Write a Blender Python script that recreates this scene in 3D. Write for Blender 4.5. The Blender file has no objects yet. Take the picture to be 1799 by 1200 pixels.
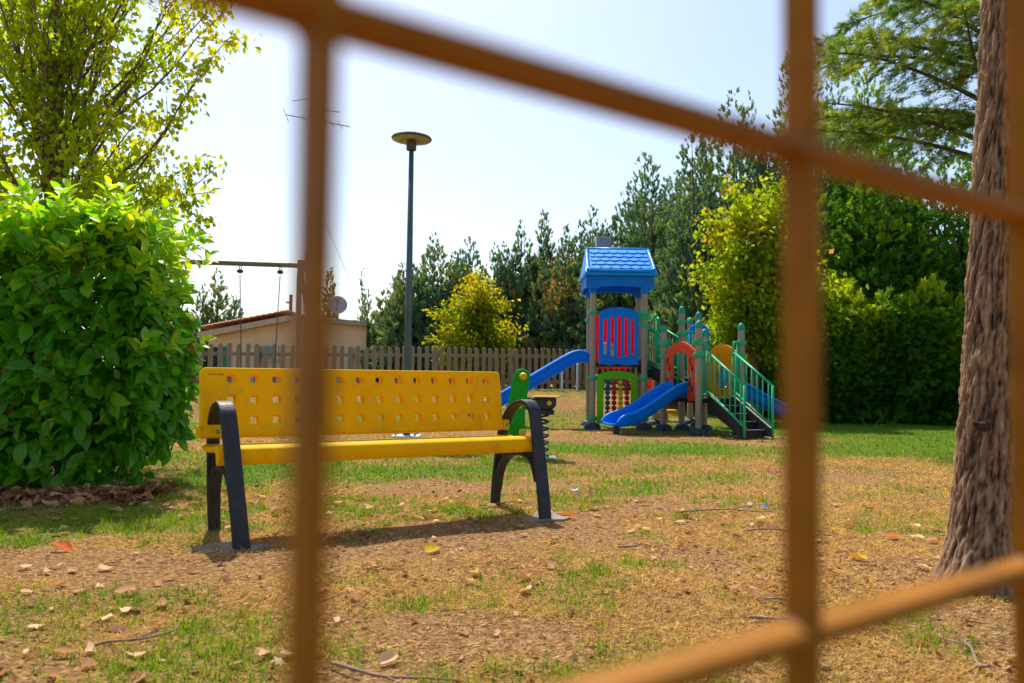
import bpy, math, random
import numpy as np
from mathutils import Matrix, Vector, noise as mnoise

random.seed(7)
RNG = np.random.default_rng(7)
R = math.radians
SC = bpy.context.scene
COL = SC.collection

# ------------------------------------------------------------------ camera, sky, sun, exposure
cam_data = bpy.data.cameras.new('camera')
cam = bpy.data.objects.new('camera', cam_data)
COL.objects.link(cam)
cam_data.sensor_width = 36.0
cam_data.lens = 29.02
cam_data.clip_start = 0.01
cam_data.clip_end = 2000
cam.matrix_world = (Matrix.Translation((0, 0, 0.8)) @ Matrix.Rotation(R(90) + math.atan(60 / 1450), 4, 'X')
                    @ Matrix.Rotation(0.0125, 4, 'Z'))
cam_data.dof.use_dof = True
cam_data.dof.focus_distance = 6.0
cam_data.dof.aperture_fstop = 4.7
SC.camera = cam

SUN_EL, SUN_AZ = R(57), R(-19)          # azimuth measured from +Y towards +X
world = bpy.data.worlds.new('World')
SC.world = world
world.use_nodes = True
wn = world.node_tree
sky = wn.nodes.new('ShaderNodeTexSky')
sky.sky_type = 'NISHITA'
sky.sun_disc = False
sky.sun_elevation = SUN_EL
sky.sun_rotation = SUN_AZ
sky.air_density = 1.0
sky.dust_density = 1.7
sky.ozone_density = 1.0
wn.nodes['Background'].inputs['Strength'].default_value = 0.132
wn.links.new(sky.outputs[0], wn.nodes['Background'].inputs['Color'])

sun_data = bpy.data.lights.new('sun', 'SUN')
sun_data.energy = 4.2
sun_data.angle = R(0.55)
sun_data.color = (1.0, 0.92, 0.78)
sun = bpy.data.objects.new('sun', sun_data)
COL.objects.link(sun)
sd = Vector((math.sin(SUN_AZ) * math.cos(SUN_EL), math.cos(SUN_AZ) * math.cos(SUN_EL), math.sin(SUN_EL)))
sun.rotation_euler = sd.to_track_quat('Z', 'Y').to_euler()
sun.location = sd * 40

SC.view_settings.view_transform = 'Standard'
SC.view_settings.look = 'None'
SC.view_settings.exposure = 0.58
SC.view_settings.gamma = 1.0
SC.view_settings.use_curve_mapping = False
SC.render.engine = 'CYCLES'
SC.cycles.use_denoising = True
SC.cycles.max_bounces = 8
SC.cycles.transparent_max_bounces = 8
SC.cycles.sample_clamp_indirect = 6.0

# ------------------------------------------------------------------ materials
MATS = {}


def new_mat(name):
    m = bpy.data.materials.new(name)
    m.use_nodes = True
    nt = m.node_tree
    b = nt.nodes['Principled BSDF']
    MATS[name] = m
    return m, nt, b


def node(nt, kind, **kw):
    n = nt.nodes.new(kind)
    for k, v in kw.items():
        if k.startswith('in_'):
            key = k[3:]
            n.inputs[int(key) if key.isdigit() else key].default_value = v
        else:
            setattr(n, k, v)
    return n


def ramp(nt, stops):
    n = nt.nodes.new('ShaderNodeValToRGB')
    e = n.color_ramp.elements
    while len(e) < len(stops):
        e.new(0.5)
    for i, (p, c) in enumerate(stops):
        e[i].position = p
        e[i].color = (c[0], c[1], c[2], 1)
    return n


def plain(name, col, rough=0.5, metal=0.0, var=0.18, scale=6.0, bump=0.0, bscale=60.0, dirt=None, dirt_amt=0.35,
          coat=0.0, spec=0.3, stretch=(1, 1, 1), trans=0.0):
    """painted / plastic / metal surface with mottling, stains and fine relief"""
    m, nt, b = new_mat(name)
    tc = node(nt, 'ShaderNodeTexCoord')
    mp = node(nt, 'ShaderNodeMapping')
    mp.inputs['Scale'].default_value = stretch
    nt.links.new(tc.outputs['Object'], mp.inputs['Vector'])
    n1 = node(nt, 'ShaderNodeTexNoise', in_Scale=scale, in_Detail=6.0, in_Roughness=0.65)
    nt.links.new(mp.outputs[0], n1.inputs['Vector'])
    lo = tuple(c * (1 - var) for c in col)
    hi = tuple(min(1, c * (1 + var)) for c in col)
    r1 = ramp(nt, [(0.3, lo), (0.7, hi)])
    nt.links.new(n1.outputs['Fac'], r1.inputs['Fac'])
    out = r1.outputs['Color']
    if dirt:
        n2 = node(nt, 'ShaderNodeTexNoise', in_Scale=scale * 2.3, in_Detail=8.0, in_Roughness=0.75)
        nt.links.new(mp.outputs[0], n2.inputs['Vector'])
        r2 = ramp(nt, [(0.52, (0, 0, 0)), (0.72, (dirt_amt,) * 3)])
        nt.links.new(n2.outputs['Fac'], r2.inputs['Fac'])
        mx = node(nt, 'ShaderNodeMix', data_type='RGBA')
        nt.links.new(r2.outputs['Color'], mx.inputs['Factor'])
        nt.links.new(out, mx.inputs['A'])
        mx.inputs['B'].default_value = (*dirt, 1)
        out = mx.outputs['Result']
    nt.links.new(out, b.inputs['Base Color'])
    rr = node(nt, 'ShaderNodeMapRange', in_1=0.3, in_2=0.7, in_3=max(0.05, rough - 0.12), in_4=min(1, rough + 0.12))
    nt.links.new(n1.outputs['Fac'], rr.inputs[0])
    nt.links.new(rr.outputs[0], b.inputs['Roughness'])
    b.inputs['Metallic'].default_value = metal
    b.inputs['Specular IOR Level'].default_value = spec
    if coat:
        b.inputs['Coat Weight'].default_value = coat
    if bump:
        n3 = node(nt, 'ShaderNodeTexNoise', in_Scale=bscale, in_Detail=5.0)
        nt.links.new(mp.outputs[0], n3.inputs['Vector'])
        bp = node(nt, 'ShaderNodeBump', in_Strength=bump, in_Distance=0.01)
        nt.links.new(n3.outputs['Fac'], bp.inputs['Height'])
        nt.links.new(bp.outputs[0], b.inputs['Normal'])
    if trans:       # thin moulded plastic lets some sun through
        tr = node(nt, 'ShaderNodeBsdfTranslucent')
        nt.links.new(out, tr.inputs['Color'])
        ms = node(nt, 'ShaderNodeMixShader', in_0=trans)
        nt.links.new(b.outputs[0], ms.inputs[1])
        nt.links.new(tr.outputs[0], ms.inputs[2])
        nt.links.new(ms.outputs[0], nt.nodes['Material Output'].inputs['Surface'])
    return m


def leafy(name, stops, trans=0.45, rough=0.5, spec=0.3, tgain=1.5, vein=False):
    """leaf: colour from the per-leaf 'tint' attribute, light passes through"""
    m, nt, b = new_mat(name)
    at = node(nt, 'ShaderNodeAttribute', attribute_name='tint')
    r1 = ramp(nt, stops)
    nt.links.new(at.outputs['Fac'], r1.inputs['Fac'])
    out = r1.outputs['Color']
    if vein:
        av = node(nt, 'ShaderNodeAttribute', attribute_name='rib')
        mx = node(nt, 'ShaderNodeMix', data_type='RGBA')
        rv = ramp(nt, [(0.84, (0, 0, 0)), (1.0, (0.45,) * 3)])
        nt.links.new(av.outputs['Fac'], rv.inputs['Fac'])
        nt.links.new(rv.outputs['Color'], mx.inputs['Factor'])
        nt.links.new(out, mx.inputs['A'])
        mx.inputs['B'].default_value = (0.36, 0.44, 0.10, 1)
        out = mx.outputs['Result']
    nt.links.new(out, b.inputs['Base Color'])
    b.inputs['Roughness'].default_value = rough
    b.inputs['Specular IOR Level'].default_value = spec
    tr = node(nt, 'ShaderNodeBsdfTranslucent')
    gm = node(nt, 'ShaderNodeMix', data_type='RGBA', blend_type='MULTIPLY')
    gm.inputs['Factor'].default_value = 1.0
    nt.links.new(out, gm.inputs['A'])
    gm.inputs['B'].default_value = (tgain * 1.1, tgain, tgain * 0.45, 1)
    nt.links.new(gm.outputs['Result'], tr.inputs['Color'])
    ms = node(nt, 'ShaderNodeMixShader', in_0=trans)
    nt.links.new(b.outputs[0], ms.inputs[1])
    nt.links.new(tr.outputs[0], ms.inputs[2])
    nt.links.new(ms.outputs[0], nt.nodes['Material Output'].inputs['Surface'])
    return m


plain('bench_yellow', (0.95, 0.56, 0.0), 0.6, trans=0.22, var=0.08, scale=4, dirt=(0.45, 0.25, 0.03), dirt_amt=0.5, bump=0.05, bscale=160, spec=0.12)
plain('cast_iron', (0.035, 0.038, 0.045), 0.48, metal=0.25, var=0.3, scale=14, dirt=(0.10, 0.085, 0.07), dirt_amt=0.5, bump=0.25, bscale=120)
plain('concrete', (0.25, 0.215, 0.175), 0.9, var=0.3, scale=12, dirt=(0.20, 0.125, 0.065), dirt_amt=0.8, bump=0.5, bscale=70)
plain('fence_paint', (0.30, 0.115, 0.006), 0.55, spec=0.15, var=0.22, scale=26, dirt=(0.12, 0.045, 0.012), dirt_amt=0.6, bump=0.1, bscale=300)
plain('play_blue', (0.0, 0.25, 0.92), 0.40, trans=0.22, var=0.12, scale=3, dirt=(0.03, 0.30, 0.78), dirt_amt=0.5, spec=0.18)
plain('roof_blue', (0.0, 0.30, 0.90), 0.36, var=0.10, scale=3, dirt=(0.08, 0.25, 0.55), dirt_amt=0.3)
plain('play_red', (0.95, 0.008, 0.004), 0.4, trans=0.45, var=0.08, scale=3)
plain('play_orange', (0.92, 0.11, 0.03), 0.5, trans=0.3, var=0.08, scale=4, dirt=(0.5, 0.10, 0.05), dirt_amt=0.3)
plain('face_orange', (0.80, 0.25, 0.01), 0.42, var=0.08, scale=4)
plain('play_yellow', (0.92, 0.46, 0.0), 0.42, trans=0.35, var=0.10, scale=4, dirt=(0.5, 0.25, 0.02), dirt_amt=0.3)
plain('play_lime', (0.20, 0.62, 0.0), 0.5, trans=0.3, var=0.10, scale=4)
plain('rider_green', (0.004, 0.38, 0.012), 0.45, trans=0.2, var=0.12, scale=4)
plain('rail_green', (0.015, 0.45, 0.20), 0.42, var=0.14, scale=8, dirt=(0.05, 0.22, 0.12), dirt_amt=0.3)
plain('cap_teal', (0.008, 0.34, 0.19), 0.4, var=0.1, scale=10)
plain('post_beige', (0.36, 0.29, 0.205), 0.45, var=0.10, scale=5, dirt=(0.24, 0.19, 0.13), dirt_amt=0.35, stretch=(1, 1, 0.3))
plain('deck_black', (0.022, 0.022, 0.026), 0.55, var=0.3, scale=10, bump=0.3, bscale=150)
plain('step_edge', (0.42, 0.36, 0.31), 0.5, var=0.2, scale=20)
plain('rubber_foot', (0.030, 0.050, 0.075), 0.7, var=0.4, scale=14, dirt=(0.22, 0.21, 0.19), dirt_amt=0.8)
plain('groove_black', (0.018, 0.012, 0.012), 0.8, var=0.1)
plain('bead_blue', (0.010, 0.085, 0.21), 0.42, var=0.1)
plain('bead_red', (0.46, 0.014, 0.03), 0.42, var=0.1)
plain('bead_yellow', (0.72, 0.42, 0.012), 0.42, var=0.1)
plain('grey_steel', (0.22, 0.27, 0.31), 0.42, metal=0.5, var=0.15, scale=12)
plain('lamp_paint', (0.085, 0.15, 0.17), 0.45, metal=0.2, var=0.2, scale=7, dirt=(0.16, 0.16, 0.14), dirt_amt=0.5, stretch=(1, 1, .35))
plain('lamp_cap', (0.10, 0.10, 0.095), 0.6, var=0.2, scale=14)
plain('lamp_glass', (0.42, 0.38, 0.17), 0.35, var=0.45, scale=11, dirt=(0.20, 0.13, 0.05), dirt_amt=0.85)
plain('swing_steel', (0.20, 0.20, 0.17), 0.5, metal=0.3, var=0.2, scale=9, dirt=(0.12, 0.13, 0.08), dirt_amt=0.5)
plain('chain_steel', (0.09, 0.09, 0.095), 0.4, metal=0.8, var=0.3, scale=30)
plain('swing_blue', (0.015, 0.07, 0.15), 0.5, var=0.2)
plain('wall_render', (0.76, 0.54, 0.34), 0.92, var=0.10, scale=1.3, dirt=(0.40, 0.27, 0.18), dirt_amt=0.55, bump=0.3, bscale=40)
plain('wall_fascia', (0.58, 0.45, 0.32), 0.9, var=0.15, scale=3, dirt=(0.28, 0.22, 0.17), dirt_amt=0.7)
plain('roof_slab', (0.36, 0.30, 0.24), 0.9, var=0.25, scale=4, dirt=(0.14, 0.12, 0.10), dirt_amt=0.8, bump=0.4, bscale=30)
plain('roof_tile', (0.72, 0.33, 0.20), 0.85, var=0.3, scale=8, dirt=(0.22, 0.11, 0.08), dirt_amt=0.6)
plain('door_green', (0.012, 0.22, 0.12), 0.5, var=0.12)
plain('shutter_blue', (0.20, 0.31, 0.33), 0.5, var=0.15, scale=6)
plain('dark_opening', (0.02, 0.022, 0.025), 0.6, var=0.2)
plain('dish_grey', (0.42, 0.41, 0.40), 0.55, var=0.12, scale=5, dirt=(0.28, 0.26, 0.24), dirt_amt=0.5)
plain('rust_iron', (0.13, 0.085, 0.065), 0.8, var=0.35, scale=20)
plain('pale_paint', (0.60, 0.70, 0.72), 0.5, var=0.1)
plain('litter_white', (0.80, 0.78, 0.74), 0.7, var=0.1)
plain('litter_blue', (0.20, 0.45, 0.72), 0.6, var=0.1)
plain('twig_wood', (0.26, 0.18, 0.12), 0.85, var=0.35, scale=20, bump=0.4, bscale=90)
plain('fence_wood', (0.32, 0.245, 0.165), 0.82, var=0.30, scale=9, dirt=(0.17, 0.14, 0.11), dirt_amt=0.7, bump=0.4, bscale=40, stretch=(1, 1, 0.12))
plain('branch_bark', (0.17, 0.115, 0.075), 0.9, var=0.35, scale=14, bump=0.5, bscale=50)
plain('dark_bark', (0.10, 0.075, 0.055), 0.9, var=0.35, scale=14, bump=0.5, bscale=50)

leafy('laurel_leaf', [(0.0, (0.040, 0.19, 0.005)), (0.45, (0.11, 0.38, 0.006)), (0.75, (0.32, 0.54, 0.008)), (0.97, (0.50, 0.58, 0.012)), (1.0, (0.42, 0.17, 0.05))],
      trans=0.46, rough=0.38, spec=0.42, tgain=1.7, vein=True)
leafy('maple_leaf', [(0.0, (0.22, 0.34, 0.008)), (0.5, (0.40, 0.44, 0.010)), (1.0, (0.60, 0.44, 0.02))], trans=0.62, tgain=1.7, spec=0.1)
leafy('maple_green_leaf', [(0.0, (0.09, 0.20, 0.008)), (0.55, (0.24, 0.34, 0.008)), (0.9, (0.40, 0.40, 0.012)), (1.0, (0.52, 0.26, 0.03))], trans=0.5, tgain=1.8, spec=0.1)
leafy('yellow_leaf', [(0.0, (0.13, 0.22, 0.008)), (0.5, (0.40, 0.37, 0.006)), (1.0, (0.68, 0.43, 0.006))], trans=0.5, tgain=1.7, spec=0.1)
leafy('cypress_leaf', [(0.0, (0.065, 0.150, 0.110)), (0.45, (0.120, 0.215, 0.120)), (0.88, (0.24, 0.29, 0.10)), (1.0, (0.36, 0.19, 0.08))], trans=0.40, rough=0.7, tgain=1.7, spec=0.1)
leafy('thuja_leaf', [(0.0, (0.032, 0.11, 0.020)), (0.5, (0.10, 0.25, 0.022)), (1.0, (0.34, 0.44, 0.02))], trans=0.38, rough=0.6, tgain=1.8, spec=0.1)
leafy('cedar_leaf', [(0.0, (0.060, 0.14, 0.045)), (0.5, (0.14, 0.23, 0.045)), (1.0, (0.30, 0.34, 0.03))], trans=0.45, rough=0.6, tgain=1.8, spec=0.1)
leafy('grass_blade', [(0.0, (0.14, 0.062, 0.020)), (0.16, (0.42, 0.235, 0.085)), (0.40, (0.72, 0.52, 0.17)), (0.55, (0.30, 0.33, 0.03)), (1.0, (0.095, 0.25, 0.010))], trans=0.40, rough=0.7, tgain=1.5, spec=0.1)
leafy('dead_leaf', [(0.0, (0.13, 0.055, 0.025)), (0.35, (0.42, 0.19, 0.08)), (0.75, (0.82, 0.56, 0.35)), (0.9, (0.62, 0.15, 0.02)), (1.0, (0.62, 0.42, 0.03))], trans=0.28, rough=0.75, spec=0.2, tgain=1.2)


def ground_material():
    m, nt, b = new_mat('ground_soil')
    tc = node(nt, 'ShaderNodeTexCoord')
    big = node(nt, 'ShaderNodeTexNoise', in_Scale=1.6, in_Detail=8.0, in_Roughness=0.7)
    fine = node(nt, 'ShaderNodeTexNoise', in_Scale=42.0, in_Detail=8.0, in_Roughness=0.75)
    vor = node(nt, 'ShaderNodeTexVoronoi', in_Scale=95.0)
    for n in (big, fine, vor):
        nt.links.new(tc.outputs['Object'], n.inputs['Vector'])
    soil = ramp(nt, [(0.36, (0.10, 0.038, 0.010)), (0.5, (0.40, 0.210, 0.080)), (0.64, (0.69, 0.43, 0.20))])
    straw = ramp(nt, [(0.36, (0.17, 0.10, 0.028)), (0.52, (0.52, 0.30, 0.085)), (0.66, (0.76, 0.50, 0.19))])
    green = ramp(nt, [(0.34, (0.075, 0.11, 0.015)), (0.52, (0.17, 0.24, 0.02)), (0.68, (0.36, 0.38, 0.06))])
    for r in (soil, straw, green):
        nt.links.new(fine.outputs['Fac'], r.inputs['Fac'])
    mix1 = node(nt, 'ShaderNodeMix', data_type='RGBA')
    f1 = ramp(nt, [(0.40, (0, 0, 0)), (0.62, (1, 1, 1))])
    nt.links.new(big.outputs['Fac'], f1.inputs['Fac'])
    bare = node(nt, 'ShaderNodeAttribute', attribute_name='bare')
    inv = node(nt, 'ShaderNodeMath', operation='SUBTRACT', in_0=1.0)
    nt.links.new(bare.outputs['Fac'], inv.inputs[1])
    mul = node(nt, 'ShaderNodeMath', operation='MULTIPLY')
    nt.links.new(inv.outputs[0], mul.inputs[0])
    nt.links.new(f1.outputs['Color'], mul.inputs[1])
    nt.links.new(mul.outputs[0], mix1.inputs['Factor'])
    nt.links.new(soil.outputs['Color'], mix1.inputs['A'])
    nt.links.new(straw.outputs['Color'], mix1.inputs['B'])
    gr = node(nt, 'ShaderNodeAttribute', attribute_name='green')
    jit = node(nt, 'ShaderNodeMath', operation='MULTIPLY_ADD', in_1=1.5, in_2=-0.75)
    nt.links.new(fine.outputs['Fac'], jit.inputs[0])
    add = node(nt, 'ShaderNodeMath', operation='ADD', use_clamp=True)
    nt.links.new(gr.outputs['Fac'], add.inputs[0])
    nt.links.new(jit.outputs[0], add.inputs[1])
    gate = node(nt, 'ShaderNodeMath', operation='MULTIPLY', use_clamp=True)
    nt.links.new(add.outputs[0], gate.inputs[0])
    nt.links.new(gr.outputs['Fac'], gate.inputs[1])
    mix2 = node(nt, 'ShaderNodeMix', data_type='RGBA')
    nt.links.new(gate.outputs[0], mix2.inputs['Factor'])
    nt.links.new(mix1.outputs['Result'], mix2.inputs['A'])
    nt.links.new(green.outputs['Color'], mix2.inputs['B'])
    nt.links.new(mix2.outputs['Result'], b.inputs['Base Color'])
    b.inputs['Roughness'].default_value = 0.95
    b.inputs['Specular IOR Level'].default_value = 0.15
    hs = node(nt, 'ShaderNodeMath', operation='ADD')
    nt.links.new(fine.outputs['Fac'], hs.inputs[0])
    nt.links.new(vor.outputs['Distance'], hs.inputs[1])
    bp = node(nt, 'ShaderNodeBump', in_Strength=1.0, in_Distance=0.022)
    nt.links.new(hs.outputs[0], bp.inputs['Height'])
    nt.links.new(bp.outputs[0], b.inputs['Normal'])


ground_material()


def bark_material():
    m, nt, b = new_mat('furrowed_bark')
    tc = node(nt, 'ShaderNodeTexCoord')
    mp = node(nt, 'ShaderNodeMapping')
    mp.inputs['Scale'].default_value = (1, 1, 0.16)
    nt.links.new(tc.outputs['Object'], mp.inputs['Vector'])
    n1 = node(nt, 'ShaderNodeTexNoise', in_Scale=38.0, in_Detail=9.0, in_Roughness=0.72, in_Distortion=0.6)
    nt.links.new(mp.outputs[0], n1.inputs['Vector'])
    at = node(nt, 'ShaderNodeAttribute', attribute_name='tint')
    ad = node(nt, 'ShaderNodeMath', operation='MULTIPLY_ADD', in_1=0.55)
    nt.links.new(n1.outputs['Fac'], ad.inputs[0])
    sc = node(nt, 'ShaderNodeMath', operation='MULTIPLY', in_1=0.6)
    nt.links.new(at.outputs['Fac'], sc.inputs[0])
    nt.links.new(sc.outputs[0], ad.inputs[2])
    r1 = ramp(nt, [(0.26, (0.024, 0.012, 0.006)), (0.42, (0.15, 0.082, 0.040)), (0.62, (0.31, 0.18, 0.095)), (0.88, (0.50, 0.33, 0.19))])
    nt.links.new(ad.outputs[0], r1.inputs['Fac'])
    n2 = node(nt, 'ShaderNodeTexNoise', in_Scale=7.0, in_Detail=5.0, in_Roughness=0.7)
    nt.links.new(mp.outputs[0], n2.inputs['Vector'])
    r2 = ramp(nt, [(0.58, (0, 0, 0)), (0.70, (0.55,) * 3)])
    nt.links.new(n2.outputs['Fac'], r2.inputs['Fac'])
    mx = node(nt, 'ShaderNodeMix', data_type='RGBA')
    nt.links.new(r2.outputs['Color'], mx.inputs['Factor'])
    nt.links.new(r1.outputs['Color'], mx.inputs['A'])
    mx.inputs['B'].default_value = (0.50, 0.27, 0.11, 1)
    nt.links.new(mx.outputs['Result'], b.inputs['Base Color'])
    b.inputs['Roughness'].default_value = 0.9
    bp = node(nt, 'ShaderNodeBump', in_Strength=0.9, in_Distance=0.012)
    nt.links.new(n1.outputs['Fac'], bp.inputs['Height'])
    nt.links.new(bp.outputs[0], b.inputs['Normal'])


bark_material()


def glass_material(name, tint, alpha):
    m, nt, b = new_mat(name)
    b.inputs['Base Color'].default_value = (*tint, 1)
    b.inputs['Roughness'].default_value = 0.08
    b.inputs['Alpha'].default_value = alpha
    return m


glass_material('bubble_plastic', (0.62, 0.66, 0.66), 0.55)
glass_material('bubble_blue', (0.10, 0.42, 0.62), 0.75)


# ------------------------------------------------------------------ helpers: linking, naming, parenting
def worldmat(o):
    if o.parent is None:
        return o.matrix_basis.copy()
    return worldmat(o.parent) @ o.matrix_parent_inverse @ o.matrix_basis


def put(o, parent=None):
    COL.objects.link(o)
    if parent is not None:
        o.parent = parent
        o.matrix_parent_inverse = worldmat(parent).inverted()
    return o


def tag(o, label, cat, group=None, kind=None):
    o['label'] = label
    if cat:
        o['category'] = cat
    if group:
        o['group'] = group
    if kind:
        o['kind'] = kind
    return o


def thing(name, label, cat, loc=(0, 0, 0), rotz=0.0, group=None):
    o = bpy.data.objects.new(name, None)
    o.empty_display_size = 0.2
    o.location = loc
    o.rotation_euler = (0, 0, rotz)
    o.matrix_basis = Matrix.Translation(loc) @ Matrix.Rotation(rotz, 4, 'Z')
    COL.objects.link(o)
    return tag(o, label, cat, group)


def child_copy(name, mesh, parent, M):
    """one more piece that shares mesh data, placed by world matrix M"""
    o = bpy.data.objects.new(name, mesh)
    o.matrix_basis = M
    return put(o, parent)


def frame_from(d, up=Vector((0, 0, 1))):
    d = Vector(d).normalized()
    s = d.cross(up)
    if s.length < 1e-4:
        s = d.cross(Vector((1, 0, 0)))
    s.normalize()
    u = s.cross(d).normalized()
    return s, u, d


class MB:
    """collects shapes, builds ONE mesh object"""

    def __init__(self, M=None):
        self.v, self.f = [], []
        self.M = M

    def add(self, vs, fs):
        n = len(self.v)
        self.v += [Vector(p) for p in vs]
        self.f += [[i + n for i in f] for f in fs]
        return self

    def box(self, c, s, rot=None):
        x, y, z = (k / 2 for k in s)
        p = [Vector((a * x, b * y, d * z)) for a in (-1, 1) for b in (-1, 1) for d in (-1, 1)]
        if rot is not None:
            p = [rot @ q for q in p]
        p = [q + Vector(c) for q in p]
        return self.add(p, [(0, 1, 3, 2), (4, 6, 7, 5), (0, 4, 5, 1), (2, 3, 7, 6), (0, 2, 6, 4), (1, 5, 7, 3)])

    def bar(self, p0, p1, w, h, up=Vector((0, 0, 1))):
        """rectangular bar from p0 to p1, w across, h along up"""
        p0, p1 = Vector(p0), Vector(p1)
        s, u, d = frame_from(p1 - p0, up)
        vs = [p + s * a * w / 2 + u * b * h / 2 for p in (p0, p1) for a, b in ((-1, -1), (1, -1), (1, 1), (-1, 1))]
        return self.add(vs, [(0, 1, 2, 3), (7, 6, 5, 4), (0, 4, 5, 1), (1, 5, 6, 2), (2, 6, 7, 3), (3, 7, 4, 0)])

    def tube(self, path, r, seg=10, cap=True):
        path = [Vector(p) for p in path]
        n = len(path)
        rr = r if isinstance(r, (list, tuple)) else [r] * n
        rings = []
        s0 = None
        for i, p in enumerate(path):
            d = (path[min(i + 1, n - 1)] - path[max(i - 1, 0)]).normalized()
            if s0 is None:
                s, u, _ = frame_from(d)
            else:
                s = (s0 - d * s0.dot(d)).normalized()
                u = s.cross(d).normalized()
            s0 = s
            rings.append([p + (s * math.cos(2 * math.pi * k / seg) + u * math.sin(2 * math.pi * k / seg)) * rr[i] for k in range(seg)])
        vs = [q for ring in rings for q in ring]
        fs = [(i * seg + k, i * seg + (k + 1) % seg, (i + 1) * seg + (k + 1) % seg, (i + 1) * seg + k) for i in range(n - 1) for k in range(seg)]
        if cap:
            fs.append(tuple(range(seg - 1, -1, -1)))
            fs.append(tuple((n - 1) * seg + k for k in range(seg)))
        return self.add(vs, fs)

    def lathe(self, prof, c=(0, 0, 0), seg=20, rot=None):
        """prof: list of (radius, z)"""
        c = Vector(c)
        vs, fs = [], []
        for r, z in prof:
            for k in range(seg):
                a = 2 * math.pi * k / seg
                q = Vector((r * math.cos(a), r * math.sin(a), z))
                vs.append((rot @ q if rot is not None else q) + c)
        for i in range(len(prof) - 1):
            for k in range(seg):
                fs.append((i * seg + k, i * seg + (k + 1) % seg, (i + 1) * seg + (k + 1) % seg, (i + 1) * seg + k))
        fs.append(tuple(range(seg - 1, -1, -1)))
        fs.append(tuple((len(prof) - 1) * seg + k for k in range(seg)))
        return self.add(vs, fs)

    def prism(self, poly, o, ax, ay, thick):
        """planar polygon (a, b) in the frame o + a*ax + b*ay, given thickness along ax x ay, centred"""
        o, ax, ay = Vector(o), Vector(ax), Vector(ay)
        nrm = ax.cross(ay).normalized()
        n = len(poly)
        vs = [o + ax * a + ay * b + nrm * (s * thick / 2) for s in (-1, 1) for a, b in poly]
        fs = [tuple(range(n - 1, -1, -1)), tuple(range(n, 2 * n))]
        fs += [(i, (i + 1) % n, n + (i + 1) % n, n + i) for i in range(n)]
        return self.add(vs, fs)

    def strap(self, path, w, t, side):
        """flat strap swept along path: w along the fixed vector side, t across the path in its plane"""
        path = [Vector(p) for p in path]
        side = Vector(side).normalized()
        n = len(path)
        vs, fs = [], []
        for i, p in enumerate(path):
            d = (path[min(i + 1, n - 1)] - path[max(i - 1, 0)]).normalized()
            u = side.cross(d).normalized()
            vs += [p + side * a * w / 2 + u * b * t / 2 for a, b in ((-1, -1), (1, -1), (1, 1), (-1, 1))]
        for i in range(n - 1):
            for k in range(4):
                fs.append((i * 4 + k, i * 4 + (k + 1) % 4, i * 4 + 4 + (k + 1) % 4, i * 4 + 4 + k))
        fs += [(3, 2, 1, 0), tuple(n * 4 - 4 + k for k in range(4))]
        return self.add(vs, fs)

    def mesh(self, name, mat, smooth=False):
        me = bpy.data.meshes.new(name)
        vs = [self.M @ p for p in self.v] if self.M is not None else self.v
        me.from_pydata([tuple(p) for p in vs], [], self.f)
        me.materials.append(MATS[mat])
        if smooth:
            me.polygons.foreach_set('use_smooth', [True] * len(me.polygons))
        me.update()
        return me

    def build(self, name, mat, parent=None, smooth=False, bevel=0.0, seg=2, auto=None, subsurf=0, solid=0.0):
        o = bpy.data.objects.new(name, self.mesh(name, mat, smooth or auto is not None))
        put(o, parent)
        if subsurf:
            md = o.modifiers.new('sub', 'SUBSURF')
            md.levels = md.render_levels = subsurf
        if solid:
            md = o.modifiers.new('solid', 'SOLIDIFY')
            md.thickness = solid
            md.offset = 0
        if bevel:
            md = o.modifiers.new('bevel', 'BEVEL')
            md.width = bevel
            md.segments = seg
            md.limit_method = 'ANGLE'
            md.angle_limit = R(40)
            md.harden_normals = False
        if auto is not None:
            o.data.set_sharp_from_angle(angle=R(auto))
        return o


def curve_pts(ctrl, n=6):
    """Catmull-Rom through the control points"""
    P = [Vector(p) for p in ctrl]
    P = [P[0] * 2 - P[1]] + P + [P[-1] * 2 - P[-2]]
    out = []
    for i in range(1, len(P) - 2):
        for k in range(n):
            t = k / n
            a, b, c, d = P[i - 1], P[i], P[i + 1], P[i + 2]
            out.append(0.5 * ((2 * b) + (c - a) * t + (2 * a - 5 * b + 4 * c - d) * t * t + (3 * b - a - 3 * c + d) * t ** 3))
    out.append(P[-2])
    return out


# ------------------------------------------------------------------ helpers: big vertex clouds with numpy
_TAB = np.random.default_rng(3).random((256, 256))


def vnoise(x, y):
    x, y = np.asarray(x, float), np.asarray(y, float)
    xi, yi = np.floor(x).astype(int), np.floor(y).astype(int)
    fx, fy = x - xi, y - yi
    fx, fy = fx * fx * (3 - 2 * fx), fy * fy * (3 - 2 * fy)
    g = lambda a, b: _TAB[a % 256, b % 256]
    return (g(xi, yi) * (1 - fx) * (1 - fy) + g(xi + 1, yi) * fx * (1 - fy) + g(xi, yi + 1) * (1 - fx) * fy + g(xi + 1, yi + 1) * fx * fy)


def fbm(x, y, o=4):
    s, a, t = 0, 0.5, 0
    for k in range(o):
        s = s + a * vnoise(x * 2 ** k + 17 * k, y * 2 ** k + 31 * k)
        t += a
        a *= 0.5
    return s / t


def unit(v):
    return v / np.maximum(np.linalg.norm(v, axis=-1, keepdims=True), 1e-9)


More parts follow.
